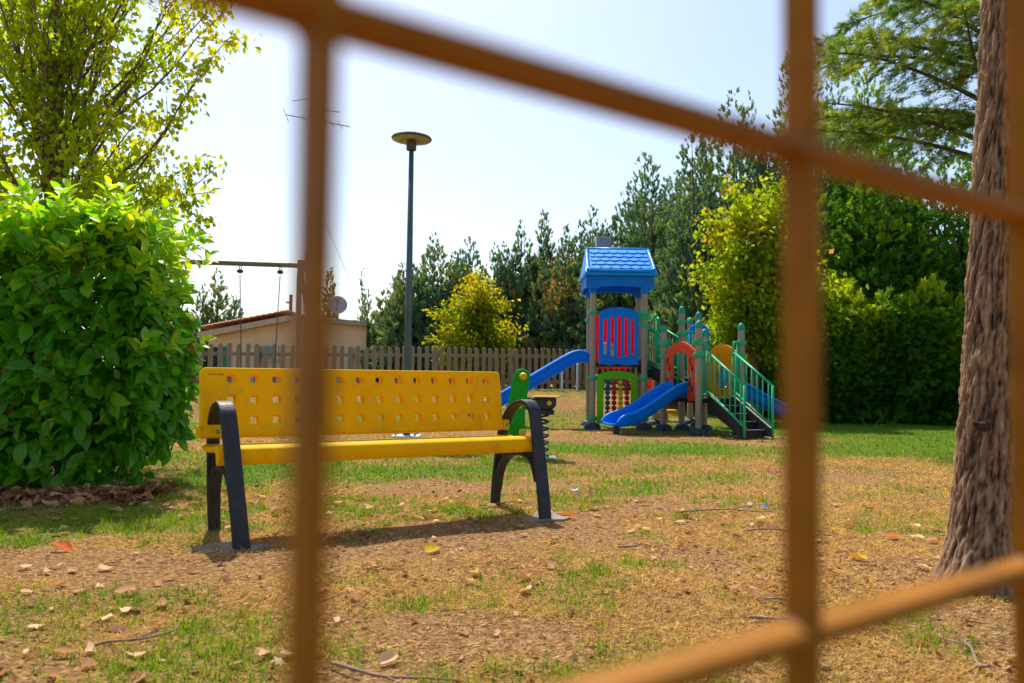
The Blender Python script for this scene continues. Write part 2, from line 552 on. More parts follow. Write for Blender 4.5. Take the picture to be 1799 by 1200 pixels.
def np_mesh(name, V, F, mat, tint=None, rib=None, smooth=False):
    """V (n,3), F (m,k): one mesh with faces of k corners each"""
    me = bpy.data.meshes.new(name)
    V = np.ascontiguousarray(V, dtype=np.float32)
    F = np.ascontiguousarray(F, dtype=np.int32)
    m, k = F.shape
    me.vertices.add(len(V))
    me.vertices.foreach_set('co', V.ravel())
    me.loops.add(m * k)
    me.loops.foreach_set('vertex_index', F.ravel())
    me.polygons.add(m)
    me.polygons.foreach_set('loop_start', np.arange(0, m * k, k, dtype=np.int32))
    if smooth:
        me.polygons.foreach_set('use_smooth', np.ones(m, dtype=bool))
    for nm, arr in (('tint', tint), ('rib', rib)):
        if arr is not None:
            a = me.attributes.new(nm, 'FLOAT', 'POINT')
            a.data.foreach_set('value', np.ascontiguousarray(arr, dtype=np.float32))
    me.materials.append(MATS[mat])
    me.update(calc_edges=True)
    me.validate()
    return me


def scatter(tv, tf, pos, axis, nrm, size, width=None):
    """copies of a template: its x across, y along axis, z along nrm. returns V, F, copy index per vertex"""
    n, k = len(pos), len(tv)
    a = unit(axis)
    s = unit(np.cross(a, nrm))
    u = np.cross(s, a)
    size = np.broadcast_to(np.asarray(size, float), (n,))
    width = size if width is None else np.broadcast_to(np.asarray(width, float), (n,))
    V = (pos[:, None, :] + s[:, None, :] * (tv[None, :, 0:1] * width[:, None, None]) + a[:, None, :] * (tv[None, :, 1:2] * size[:, None, None])
         + u[:, None, :] * (tv[None, :, 2:3] * size[:, None, None]))
    F = tf[None] + (np.arange(n) * k)[:, None, None]
    return V.reshape(-1, 3), F.reshape(-1, tf.shape[1]), np.repeat(np.arange(n), k)


def frusta(segs, sides=6):
    """list of (p0, p1, r0, r1) -> V, F quads"""
    S = np.array([(*a, *b, r0, r1) for a, b, r0, r1 in segs], float)
    p0, p1, r0, r1 = S[:, 0:3], S[:, 3:6], S[:, 6], S[:, 7]
    d = unit(p1 - p0)
    ref = np.where(np.abs(d[:, 2:3]) > 0.9, np.array([[1.0, 0, 0]]), np.array([[0, 0, 1.0]]))
    s = unit(np.cross(d, ref))
    u = np.cross(s, d)
    an = np.arange(sides) * 2 * np.pi / sides
    ring = s[:, None] * np.cos(an)[None, :, None] + u[:, None] * np.sin(an)[None, :, None]
    V = np.concatenate([p0[:, None] + ring * r0[:, None, None], p1[:, None] + ring * r1[:, None, None]], axis=1)
    k = np.arange(sides)
    f = np.stack([k, (k + 1) % sides, sides + (k + 1) % sides, sides + k], axis=1)
    F = f[None] + (np.arange(len(S)) * 2 * sides)[:, None, None]
    return V.reshape(-1, 3), F.reshape(-1, 4)


def np_obj(name, me, parent=None):
    return put(bpy.data.objects.new(name, me), parent)


LEAF_T = np.array([(0, 0, 0), (-0.5, 0.45, 0.10), (0, 0.5, 0), (0.5, 0.45, 0.10), (0, 1, -0.06)], float)
LEAF_F = np.array([(0, 2, 1), (0, 3, 2), (1, 2, 4), (2, 3, 4)])


def sign(v):
    return 1 if v >= 0 else -1


# ------------------------------------------------------------------ ground
FA = np.array((-6.137, 16.8))
FD = np.array((0.875, 0.484))
FN = np.array((-0.484, 0.875))


def sstep(a, b, x):
    t = np.clip((np.asarray(x, float) - a) / (b - a), 0, 1)
    return t * t * (3 - 2 * t)


def ground_z(x, y):
    x, y = np.asarray(x, float), np.asarray(y, float)
    s = (x - FA[0]) * FN[0] + (y - FA[1]) * FN[1]
    bank = 0.44 * sstep(-4.6, -0.5, s)
    near = 0.040 * (fbm(x * 1.3 + 5, y * 1.3, 3) - 0.5) + 0.026 * (fbm(x * 5, y * 5 + 9, 3) - 0.5)
    return bank + near


def gz(x, y):
    return float(ground_z(x, y))


def greenness(x, y):
    x, y = np.asarray(x, float), np.asarray(y, float)
    n = fbm(x * 0.9 + 3, y * 0.9 + 8, 4)
    n2 = fbm(x * 3.1 + 40, y * 3.1, 3)
    g = 1.5 * (n - 0.53) + 1.3 * (n2 - 0.5) + 0.26 - 0.06 * sstep(-0.4, 1.2, x) - 0.30 * sstep(0.52, 0.64, fbm(x * 1.15 + 21, y * 1.15 + 5, 4)) * sstep(9.0, 7.0, y)
    g = g + 0.75 * np.exp(-((y - 9.3 - 0.05 * x) / 0.75) ** 2) * sstep(-2.2, -0.4, x)          # mown strip before the worn earth
    g = g + 1.0 * sstep(7.6, 9.4, y) * sstep(3.0, 4.6, x)                                      # lawn by the clipped hedge
    g = g + 0.62 * sstep(11.8, 12.6, y) * (1 - 0.5 * sstep(14, 18, y))                          # under and behind the tower
    g = g + 0.55 * np.exp(-(((x + 2.1) / 0.55) ** 2 + ((y - 6.3) / 1.9) ** 2))                  # beside the hedge
    g = g + 0.50 * np.exp(-(((x + 0.7) / 1.6) ** 2 + ((y - 6.9) / 0.9) ** 2))                   # behind the bench
    g = g + 0.42 * np.exp(-(((x + 0.35) / 0.7) ** 2 + ((y - 4.95) / 0.30) ** 2))                # under the bench
    g = g + 0.34 * np.exp(-(((x + 0.9) / 1.6) ** 2 + ((y - 2.9) / 1.1) ** 2))                   # tufts bottom left
    g = g + 0.40 * np.exp(-(((x + 2.6) / 0.9) ** 2 + ((y - 4.35) / 0.28) ** 2))                 # before the leaf pile
    g = g - 0.55 * np.exp(-((y - 10.9) / 0.50) ** 2) * sstep(-0.2, 0.8, x) * sstep(4.6, 3.6, x)  # worn earth
    g = g - 0.22 * sstep(0.2, 1.4, x) * sstep(8.4, 7.4, y)                                      # dry ground by the tree
    bl = (y - 3.86 - 0.625 * (x + 0.5)) / 0.36
    g = g - 0.9 * np.exp(-bl ** 2) * sstep(-1.5, -1.2, x) * sstep(0.7, 0.4, x)                  # scuffed earth before the bench
    g = g - 0.5 * np.exp(-(((x + 3.3) / 1.3) ** 2 + ((y - 5.2) / 0.42) ** 2))
    return np.clip(g, 0, 1)


def bareness(x, y):
    x, y = np.asarray(x, float), np.asarray(y, float)
    b = np.exp(-((y - 10.9) / 0.48) ** 2) * sstep(-0.2, 0.8, x) * sstep(4.9, 3.9, x)
    bl = (y - 3.86 - 0.625 * (x + 0.5)) / 0.38
    b = b + 0.95 * np.exp(-bl ** 2) * sstep(-1.5, -1.2, x) * sstep(0.7, 0.4, x)
    b = b + 0.85 * sstep(0.50, 0.62, fbm(x * 1.15 + 21, y * 1.15 + 5, 4))                       # trodden bare patches
    b = b + np.exp(-(((x + 0.9) / 1.6) ** 2 + ((y - 10.3) / 0.45) ** 2)) * 0.5
    return np.clip(b, 0, 1)


def build_ground():
    ys = np.concatenate([np.linspace(-60, -1, 12), np.linspace(-0.8, 8, 150), np.linspace(8.1, 26, 110), np.linspace(27, 60, 20), np.geomspace(70, 900, 14)])
    xs = np.concatenate([-np.geomspace(900, 25, 16), np.linspace(-22, -6.2, 50), np.linspace(-6, 8, 200), np.linspace(8.2, 22, 46), np.geomspace(25, 900, 16)])
    X, Y = np.meshgrid(xs, ys)
    Z = ground_z(X, Y)
    V = np.stack([X, Y, Z], -1).reshape(-1, 3)
    nx, ny = len(xs), len(ys)
    i = (np.arange(ny - 1)[:, None] * nx + np.arange(nx - 1)[None]).ravel()
    F = np.stack([i, i + 1, i + nx + 1, i + nx], 1)
    me = np_mesh('ground', V, F, 'ground_soil', smooth=True)
    for nm, fn in (('green', greenness), ('bare', bareness)):
        a = me.attributes.new(nm, 'FLOAT', 'POINT')
        a.data.foreach_set('value', np.ascontiguousarray(fn(X, Y).ravel(), dtype=np.float32))
    o = np_obj('ground', me)
    tag(o, 'dry patchy lawn of bare earth, straw and green grass', None, kind='structure')


build_ground()


def build_grass():
    bt = np.array([(-0.5, 0, 0), (0.5, 0, 0), (-0.36, 0.45, 0.04), (0.36, 0.45, 0.04), (0, 1, 0.22)], float)
    bf = np.array([(0, 1, 2), (1, 3, 2), (2, 3, 4)])
    parts = []
    for y0, y1, n, wid, hs in ((1.5, 3.2, 56000, 0.0027, 1.0), (3.2, 5.5, 78000, 0.0034, 1.0), (5.5, 9.0, 68000, 0.0054, 1.05), (9.0, 15.0, 68000, 0.009, 0.9), (15.0, 22.0, 30000, 0.013, 1.0)):
        y = np.sqrt(RNG.uniform(y0 * y0, y1 * y1, n))
        x = RNG.uniform(-0.70, 0.70, n) * y + RNG.uniform(-0.3, 0.3, n)
        g = greenness(x, y)
        tuft = fbm(x * 9 + 3, y * 9, 2)
        b = bareness(x, y)
        is_green = RNG.random(n) < np.clip(g * 1.5 * (0.35 + 1.3 * tuft), 0, 0.95)
        if y1 < 6:      # close by the green grows in small rosettes
            tc_y = np.sqrt(RNG.uniform(y0 * y0, y1 * y1, 4200))
            tc_x = RNG.uniform(-0.70, 0.70, 4200) * tc_y
            ok = RNG.random(4200) < greenness(tc_x, tc_y) * 1.3
            tc_x, tc_y = tc_x[ok], tc_y[ok]
            pick = RNG.integers(0, len(tc_x), n)
            snap = is_green & (RNG.random(n) < 0.8)
            sg = 0.010 + 0.024 * RNG.random(len(tc_x))[pick]
            ox, oy = RNG.normal(0, 1, n) * sg, RNG.normal(0, 1, n) * sg
            x = np.where(snap, tc_x[pick] + ox, x)
            y = np.where(snap, tc_y[pick] + oy, y)
        keep = (RNG.random(n) < np.where(is_green, 0.85, np.clip(0.74 - 0.75 * b, 0.05, 1))) & ((x - FA[0]) * FN[0] + (y - FA[1]) * FN[1] < 0.6)
        hedge = (x < -2.6) & (y > 5.35) & (y < 6.4)
        keep &= ~hedge
        x, y, g, is_green, tuft = (a[keep] for a in (x, y, g, is_green, tuft))
        n = len(x)
        an = RNG.uniform(0, 2 * np.pi, n)
        lean = np.where(is_green, RNG.uniform(0.3, 2.2, n), RNG.uniform(1.5, 8.0, n))
        ax = unit(np.stack([np.cos(an) * lean, np.sin(an) * lean, np.ones(n)], 1))
        nr = unit(np.stack([np.cos(an), np.sin(an), -0.2 * np.ones(n)], 1) * -1 + RNG.normal(0, 0.2, (n, 3)))
        ln = np.where(is_green, RNG.uniform(0.018, 0.046, n) * (0.7 + 0.8 * tuft), RNG.uniform(0.014, 0.055, n)) * hs
        pos = np.stack([x, y, ground_z(x, y) - 0.003 + np.where(is_green, 0, RNG.uniform(0, 0.006, n))], 1)
        tint = np.where(is_green, np.clip(0.62 + 0.36 * RNG.random(n) + 0.4 * (g - 0.3), 0.45, 1), np.clip(RNG.normal(0.22, 0.13, n), 0, 0.44))
        V, F, k = scatter(bt, bf, pos, ax, nr, ln, wid * RNG.uniform(0.7, 1.4, n) * np.where(is_green, 1.35, 1.0))
        parts.append((V, F, tint[k]))
    off, VV, FF, TT = 0, [], [], []
    for V, F, t in parts:
        VV.append(V); FF.append(F + off); TT.append(t); off += len(V)
    o = np_obj('grass', np_mesh('grass', np.concatenate(VV), np.concatenate(FF), 'grass_blade', np.concatenate(TT)))
    tag(o, 'short grass and dry straw covering the lawn', 'grass', kind='stuff')


build_grass()


# ------------------------------------------------------------------ trees
def spray_template(k=7, seed=1, wide=0.13):
    r = np.random.default_rng(seed)
    V, F = [], []
    for i in range(k):
        if i == 0:
            b, a, ln = np.array((0, 0, 0.0)), 0.0, 1.0
        else:
            t = 0.10 + 0.62 * (i - 1) / max(1, k - 2)
            b = np.array((0, t, 0.0))
            a = (1 if i % 2 else -1) * r.uniform(0.30, 0.95)
            ln = (0.62 - 0.40 * t) * r.uniform(0.8, 1.25)
        d = np.array((math.sin(a), math.cos(a), r.uniform(-0.45, 0.45)))
        s = np.array((math.cos(a), -math.sin(a), r.uniform(-0.5, 0.5)))
        w = wide * (1.0 if i == 0 else 0.8)
        n = len(V)
        V += [b - s * w, b + s * w, b + d * ln]
        F += [(n, n + 1, n + 2)]
    return np.array(V), np.array(F)


SPRAYS = [spray_template(10, s, 0.14) for s in (1, 2, 3)]


def merge_clouds(clouds):
    off, VV, FF, TT = 0, [], [], []
    for V, F, t in clouds:
        VV.append(V); FF.append(F + off); TT.append(t); off += len(V)
    return np.concatenate(VV), np.concatenate(FF), np.concatenate(TT)


def tree_root(name, label, cat, x, y, group=None):
    return thing(name, label, cat, (x, y, gz(x, y)), 0, group)


def conifer(label, x, y, h, r, seed, leaders=8, n=1700, spray=0.30, mat='cypress_leaf', group='cypress trees behind the playground',
            up=0.95, hue=0.0, low=0.03, rise=(0.45, 0.9), name='cypress_tree', brown=0.0, pw=0.62):
    rg = np.random.default_rng(seed)
    z0 = gz(x, y)
    root = tree_root(name, label, 'tree', x, y, group)
    L = [(0.0, 0.0, h, r * 0.70)]
    for i in range(leaders):
        a = 2 * math.pi * (i + rg.random() * 0.7) / leaders
        q = r * rg.uniform(0.35, 0.72)
        L.append((q * math.cos(a), q * math.sin(a), h * rg.uniform(*rise), r * rg.uniform(0.42, 0.62)))
    w = np.array([l[2] * l[3] for l in L])
    w /= w.sum()
    k = rg.choice(len(L), n, p=w)
    La = np.array(L)[k]
    t = 1 - rg.random(n) ** 0.66 * (1 - low)
    prof = np.minimum((1 - t) ** pw, 0.45 + 2.6 * t) + 0.02
    lump = 0.72 + 0.56 * np.array([mnoise.noise((float(a * 2), float(b * 3.5 * 1.0), float(c) * 1.7)) for a, b, c in zip(k * 3.1, t * h, rg.random(n))])
    ph = rg.uniform(0, 2 * np.pi, n)
    rho = La[:, 3] * prof * (0.35 + 0.65 * np.sqrt(rg.random(n))) * lump
    outw = np.stack([np.cos(ph), np.sin(ph), np.zeros(n)], 1)
    bend = np.clip(t, 0, 1) ** 1.5 * -0.25
    pos = np.stack([x + La[:, 0] * (1 + bend) + rho * np.cos(ph), y + La[:, 1] * (1 + bend) + rho * np.sin(ph), z0 + t * La[:, 2]], 1)
    d = unit(outw * (0.75 - 0.35 * t[:, None]) + np.array((0, 0, 1.0)) * up * (0.7 + 0.6 * t[:, None]) + rg.normal(0, 0.28, (n, 3)))
    nr = unit(rg.normal(0, 1, (n, 3)) + outw)
    size = spray * rg.uniform(0.65, 1.3, n) * (1.08 - 0.72 * t)
    cl = np.array([mnoise.noise((float(p[0]) * 1.1, float(p[1]) * 1.1, float(p[2]) * 1.1)) for p in pos])
    tint = np.clip(0.42 + hue + 0.55 * cl + rg.normal(0, 0.13, n), 0, 0.9)
    if brown:
        tint = np.where((rg.random(n) < brown) & (cl > 0.12), 1.0, tint)
    clouds = []
    for j, (tv, tf) in enumerate(SPRAYS):
        m = np.arange(n) % 3 == j
        V, F, kk = scatter(tv, tf, pos[m], d[m], nr[m], size[m])
        clouds.append((V, F, tint[m][kk]))
    V, F, T = merge_clouds(clouds)
    np_obj('crown', np_mesh('crown', V, F, mat, T), root)
    segs = []
    for lx, ly, lh, lr in L:
        segs.append(((x + lx * 0.2, y + ly * 0.2, z0 - 0.05), (x + lx * 0.7, y + ly * 0.7, z0 + lh * 0.35), 0.035 * h / 2.5, 0.022 * h / 2.5))
        segs.append(((x + lx * 0.7, y + ly * 0.7, z0 + lh * 0.35), (x + lx * 0.8, y + ly * 0.8, z0 + lh * 0.9), 0.022 * h / 2.5, 0.005))
    sel = rg.choice(n, min(n, 160), replace=False)
    for i in sel:
        lx, ly, lh, lr = La[i]
        segs.append(((x + lx * 0.8, y + ly * 0.8, pos[i, 2] - 0.25), tuple(pos[i]), 0.014, 0.004))
    V, F = frusta(segs, 5)
    np_obj('trunk', np_mesh('trunk', V, F, 'dark_bark'), root)
    return root


def broadleaf(name, label, x, y, mat, seed, trunk_h, trunk_r, targets, leaf, per, spread, group=None, bare=0.0, tilt=0.9, z_start=(0.3, 0.9),
              tint0=0.45, tamp=0.45, droop=0.25, height_tint=0.0, lean=(0, 0), bark='branch_bark', arch=0.30):
    """targets: list of tip positions (world). Limbs run from the trunk to each tip, twigs and leaves along the outer part."""
    rg = np.random.default_rng(seed)
    z0 = gz(x, y)
    root = tree_root(name, label, 'tree', x, y, group)
    segs = []
    base = np.array((x, y, z0 - 0.05))
    top = np.array((x + lean[0], y + lean[1], z0 + trunk_h))

    def tpos(f):
        wob = np.array((0.06 * math.sin(5 * f + seed), 0.06 * math.cos(4 * f + seed), 0)) * f
        return base + (top - base) * f + wob

    N = 9
    for i in range(N):
        segs.append((tuple(tpos(i / N)), tuple(tpos((i + 1) / N)), trunk_r * (1 - 0.80 * i / N) + 0.012 + (0.05 if i == 0 else 0), trunk_r * (1 - 0.80 * (i + 1) / N) + 0.012))
    LP, LD = [], []
    for T in targets:
        T = np.array(T, float)
        f = np.clip((T[2] - z0) / trunk_h * rg.uniform(0.45, 0.72), z_start[0], z_start[1])
        p0 = tpos(f)
        ln = np.linalg.norm(T - p0)
        mid = (p0 + T) / 2 + np.array((0, 0, arch * ln * rg.uniform(-0.5, 0.6))) + rg.normal(0, 0.05 * ln, 3)
        M = 8
        pts = [(1 - s) ** 2 * p0 + 2 * s * (1 - s) * mid + s * s * T + rg.normal(0, 0.012 * ln, 3) * (0 < s < 1) for s in np.linspace(0, 1, M)]
        r0 = trunk_r * (0.07 + 0.10 * ln / max(trunk_h, 1)) + 0.003
        for i in range(M - 1):
            segs.append((tuple(pts[i]), tuple(pts[i + 1]), r0 * (1 - i / M) + 0.003, r0 * (1 - (i + 1) / M) + 0.002))
        naked = rg.random() < bare
        for i in range(2, M):
            for _ in range(2):
                dr = unit((pts[i] - pts[i - 1]) + rg.normal(0, 0.55, 3) * ln / M + np.array((0, 0, 0.15 * ln / M)))
                tl = rg.uniform(0.10, 0.30) * ln * (1.15 - i / M * 0.6) * 0.55
                q1 = pts[i] + dr * tl * 0.5
                q2 = q1 + unit(dr + rg.normal(0, 0.25, 3)) * tl * 0.5
                segs.append((tuple(pts[i]), tuple(q1), 0.006, 0.004))
                segs.append((tuple(q1), tuple(q2), 0.004, 0.002))
                if naked:
                    for _k in range(2):
                        q3 = q1 + unit(dr + rg.normal(0, 0.7, 3)) * tl * 0.4
                        segs.append((tuple(q1), tuple(q3), 0.003, 0.0015))
                    if rg.random() < 0.85:
                        continue
                m = int(per * rg.uniform(0.4, 1.5) * (0.5 + 0.6 * i / M))
                s = rg.random((m, 1))
                LP.append(pts[i] + (q2 - pts[i]) * s * 1.1 + rg.normal(0, 1, (m, 3)) * np.array((spread, spread, spread * 0.75)))
                LD.append(np.broadcast_to(dr, (m, 3)))
    P, D = np.concatenate(LP), np.concatenate(LD)
    n = len(P)
    ax = unit(D * 0.5 + rg.normal(0, 0.6, (n, 3)) + np.array((0, 0, -droop * 3)))
    nr = unit(rg.normal(0, 1, (n, 3)) + np.array((0, 0, tilt)))
    cl = fbm(P[:, 0] * 2.0 + P[:, 1], P[:, 2] * 2.0 + 50, 3) - 0.5
    hz = (P[:, 2] - P[:, 2].min()) / max(0.1, np.ptp(P[:, 2])) - 0.5
    tint = np.clip(tint0 + tamp * 1.6 * cl + height_tint * hz + rg.normal(0, 0.16, n), 0, 1)
    V, F, kk = scatter(LEAF_T, LEAF_F, P, ax, nr, leaf * rg.uniform(0.6, 1.3, n), leaf * rg.uniform(0.55, 0.95, n))
    np_obj('crown', np_mesh('crown', V, F, mat, tint[kk]), root)
    V, F = frusta(segs, 6)
    np_obj('trunk', np_mesh('trunk', V, F, bark, smooth=True), root)
    return root


def ellipsoid_targets(c, r, n, seed, lower=-1.0):
    rg = np.random.default_rng(seed)
    out = []
    while len(out) < n:
        v = unit(rg.normal(0, 1, 3))
        if v[2] < lower:
            continue
        q = rg.uniform(0.45, 1.0)
        out.append(tuple(np.array(c) + v * np.array(r) * q))
    return out


# far row of cypresses, one by one from the house to the big trees
FAR = [  # x, y, height, radius, leaders, count, hue, what singles it out
    (-3.75, 26.2, 2.75, 0.55, 6, 900, 0.06, 'low bushy cypress just beside the end wall of the house'),
    (-3.35, 25.2, 3.75, 0.85, 6, 1300, 0.02, 'slim cypress left of the lamp post, behind the picket fence'),
    (-2.45, 25.6, 4.75, 1.15, 9, 2300, 0.04, 'broad dark cypress rising directly behind the lamp post'),
    (-1.35, 26.2, 4.75, 0.95, 8, 1700, 0.00, 'cypress just behind the top of the yellow maple, on its lamp post side'),
    (-0.60, 27.0, 4.65, 0.80, 6, 1300, 0.08, 'slim cypress peeping over the yellow maple'),
    (0.25, 26.4, 5.30, 0.85, 6, 1800, 0.00, 'cypress with a tall point, between yellow maple and playground tower'),
    (1.00, 26.8, 5.75, 0.80, 5, 1800, -0.02, 'cypress with the sharpest single spire in the far row'),
    (1.62, 25.4, 5.00, 0.85, 6, 1700, 0.12, 'olive toned cypress seen left of the tower roof, with a brown dead patch'),
    (2.55, 26.5, 5.90, 0.95, 6, 1900, 0.02, 'cypress whose tip stands just above the tower chimney'),
    (4.05, 25.2, 7.35, 1.75, 12, 6200, -0.06, 'tall blue green cypress with many spires behind the blue tower roof'),
    (5.30, 25.8, 6.95, 1.55, 10, 4800, -0.08, 'tall blue green cypress between the many spired one and the roadside maple'),
]
for i, (x, y, h, r, ld, n, hue, lab) in enumerate(FAR):
    conifer(lab.replace('roadside maple', 'green maple'), x, y, h, r * 1.75, 100 + i, ld + 3, int(n * 2.6), 0.35, hue=hue, rise=(0.55, 0.95), brown=0.2 if i == 7 else 0.01)
conifer('small cypress at the low roof end of the house, beside the laurel hedge', -10.6, 29.6, 4.1, 1.3, 140, 9, 2600, 0.34, hue=0.12)
conifer('spruce like conifer behind the flat roof of the house', -6.55, 29.5, 4.1, 0.95, 141, 4, 1300, 0.30, hue=0.0, rise=(0.3, 0.6))
conifer('thin conifer tip showing above the satellite dish', -5.75, 31.5, 4.35, 0.6, 142, 3, 600, 0.28, hue=0.05, rise=(0.3, 0.6))
conifer('small conifer between the satellite dish and the lamp post', -5.2, 29.6, 3.4, 0.75, 143, 4, 800, 0.28, hue=0.1, rise=(0.4, 0.7))

RG = 'tall conifers on the right'
conifer('dark conifer with a loose top directly above the green maple', 5.2, 19.4, 7.6, 2.2, 150, 14, 10500, 0.34, group=RG, hue=-0.02, rise=(0.6, 0.93))
conifer('tallest pointed conifer, behind the second wire upright', 6.75, 19.4, 9.2, 2.4, 151, 14, 12000, 0.34, group=RG, hue=0.04, rise=(0.55, 0.86))
conifer('feathery green conifer between the pointed tallest one and the cedar', 8.15, 19.0, 8.6, 2.4, 152, 14, 11500, 0.33, mat='thuja_leaf', group=RG, hue=0.15, rise=(0.5, 0.9))
conifer('dark thuja above the clipped hedge, beside the green maple', 7.2, 17.0, 6.1, 1.9, 153, 13, 9000, 0.30, mat='thuja_leaf', group=RG, hue=0.02, up=0.45, pw=0.45, rise=(0.72, 0.98), name='thuja_tree')
conifer('dark thuja above the clipped hedge, beside the bark trunk', 8.9, 16.9, 6.0, 1.9, 154, 13, 9000, 0.30, mat='thuja_leaf', group=RG, hue=0.0, up=0.45, pw=0.45, rise=(0.72, 0.98), name='thuja_tree')
conifer('dark thuja behind the bark trunk at the edge of the picture', 10.7, 16.8, 5.6, 1.4, 155, 9, 3000, 0.30, mat='thuja_leaf', group=RG, hue=0.02, up=0.45, rise=(0.6, 0.95), name='thuja_tree')


def clipped_hedge():
    rg = np.random.default_rng(31)
    root = thing('clipped_hedge', 'dark green clipped conifer hedge along the back of the lawn', 'hedge', (8.3, 15.6, 0))
    P, D, T = [], [], []
    x0, x1, y0, y1, h = 5.35, 12.5, 15.0, 16.3, 2.05
    for n, face in ((6200, 'front'), (1500, 'top'), (900, 'side')):
        u, v = rg.random(n), rg.random(n)
        dep = rg.random(n) ** 2 * 0.35
        if face == 'front':
            xx, zz = x0 + (x1 - x0) * u, h * v
            yy = y0 + dep + 0.55 * (fbm(xx * 1.7, zz * 1.7 + 9, 3) - 0.5) - 0.10 * (xx - x0) * 0.35
            d = np.stack([rg.normal(0, .35, n), -np.ones(n), rg.normal(0.35, .4, n)], 1)
        elif face == 'top':
            xx, yy = x0 + (x1 - x0) * u, y0 + (y1 - y0) * v
            zz = h - dep + 1.3 * (fbm(xx * 1.3, yy * 2, 3) - 0.42)
            d = np.stack([rg.normal(0, .4, n), rg.normal(-.2, .4, n), np.ones(n)], 1)
        else:
            yy, zz = y0 + (y1 - y0) * u, h * v
            xx = x0 + dep + 0.2 * (fbm(yy * 1.5, zz * 1.5, 3) - .5)
            d = np.stack([-np.ones(n), rg.normal(0, .4, n), rg.normal(0.4, .4, n)], 1)
        P.append(np.stack([xx, yy, zz + 0.02], 1))
        D.append(unit(d))
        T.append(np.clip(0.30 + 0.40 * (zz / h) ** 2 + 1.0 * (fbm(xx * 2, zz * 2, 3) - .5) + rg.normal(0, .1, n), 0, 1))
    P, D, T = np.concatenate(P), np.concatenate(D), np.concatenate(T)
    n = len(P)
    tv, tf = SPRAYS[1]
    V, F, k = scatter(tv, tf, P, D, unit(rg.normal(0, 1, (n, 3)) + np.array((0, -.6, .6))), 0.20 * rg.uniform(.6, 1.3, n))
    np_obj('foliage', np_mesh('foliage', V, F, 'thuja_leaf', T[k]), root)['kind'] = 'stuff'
    segs = []
    for i in range(22):
        xx = x0 + 0.2 + (x1 - x0 - .4) * i / 21
        segs.append(((xx, 15.7, -.05), (xx + rg.normal(0, .1), 15.65, 1.2), .045, .025))
        for _ in range(9):
            zz = rg.uniform(.2, 1.8)
            segs.append(((xx, 15.68, zz), (xx + rg.normal(0, .3), 15.68 + rg.choice([-.45, .45]), zz + .2), .014, .005))
    V, F = frusta(segs, 5)
    np_obj('stems', np_mesh('stems', V, F, 'dark_bark'), root)


clipped_hedge()

# broadleaf trees
yt = ellipsoid_targets((-0.98, 22.4, 1.95), (1.38, 1.1, 1.68), 70, 5, -0.75)
broadleaf('maple_tree', 'small maple with bright yellow leaves behind the picket fence', -0.95, 22.6, 'yellow_leaf', 6, 2.9, 0.07, yt, 0.11, 15, 0.14, 'maple trees', tint0=0.26, tamp=0.55, height_tint=0.45)
mt = ellipsoid_targets((4.55, 15.4, 2.75), (1.25, 1.0, 2.1), 105, 8, -0.8)
mt += [(5.55 + 0.35 * math.cos(a), 15.0 + .3 * math.sin(a), 2.0 + 0.25 * math.sin(2 * a)) for a in np.linspace(0, 6, 9)]
broadleaf('maple_tree', 'green maple turning yellow, standing right of the playground tower', 4.6, 15.6, 'maple_green_leaf', 9, 4.3, 0.09, mt, 0.11, 17, 0.13, 'maple trees', tint0=0.50, tamp=0.5, height_tint=0.25)

# large maple behind the laurel hedge: limbs fan out, outer twigs partly bare
lt = []
rgm = np.random.default_rng(12)
for _ in range(74):
    a = rgm.uniform(0, 2 * math.pi)
    q = rgm.uniform(0.25, 1.0)
    lt.append((-4.55 + 1.55 * q * math.cos(a), 8.1 + 1.3 * q * math.sin(a), rgm.uniform(2.3, 6.0)))
lt += [(-2.86, 8.0, 4.05), (-3.0, 7.9, 3.75), (-2.95, 8.1, 4.35), (-3.25, 8.0, 4.6), (-3.35, 7.9, 2.55), (-3.15, 7.7, 2.35), (-3.2, 7.9, 2.75), (-3.0, 7.8, 2.2), (-3.6, 7.8, 2.5), (-3.4, 7.6, 2.65)]
broadleaf('maple_tree', 'tall maple with yellow green leaves rising behind the laurel hedge', -4.55, 8.1, 'maple_leaf', 13, 6.2, 0.115, lt, 0.068, 25, 0.070, 'maple trees', bare=0.12, tint0=0.28, tamp=0.5, droop=0.45, height_tint=0.2, z_start=(0.22, 0.8))


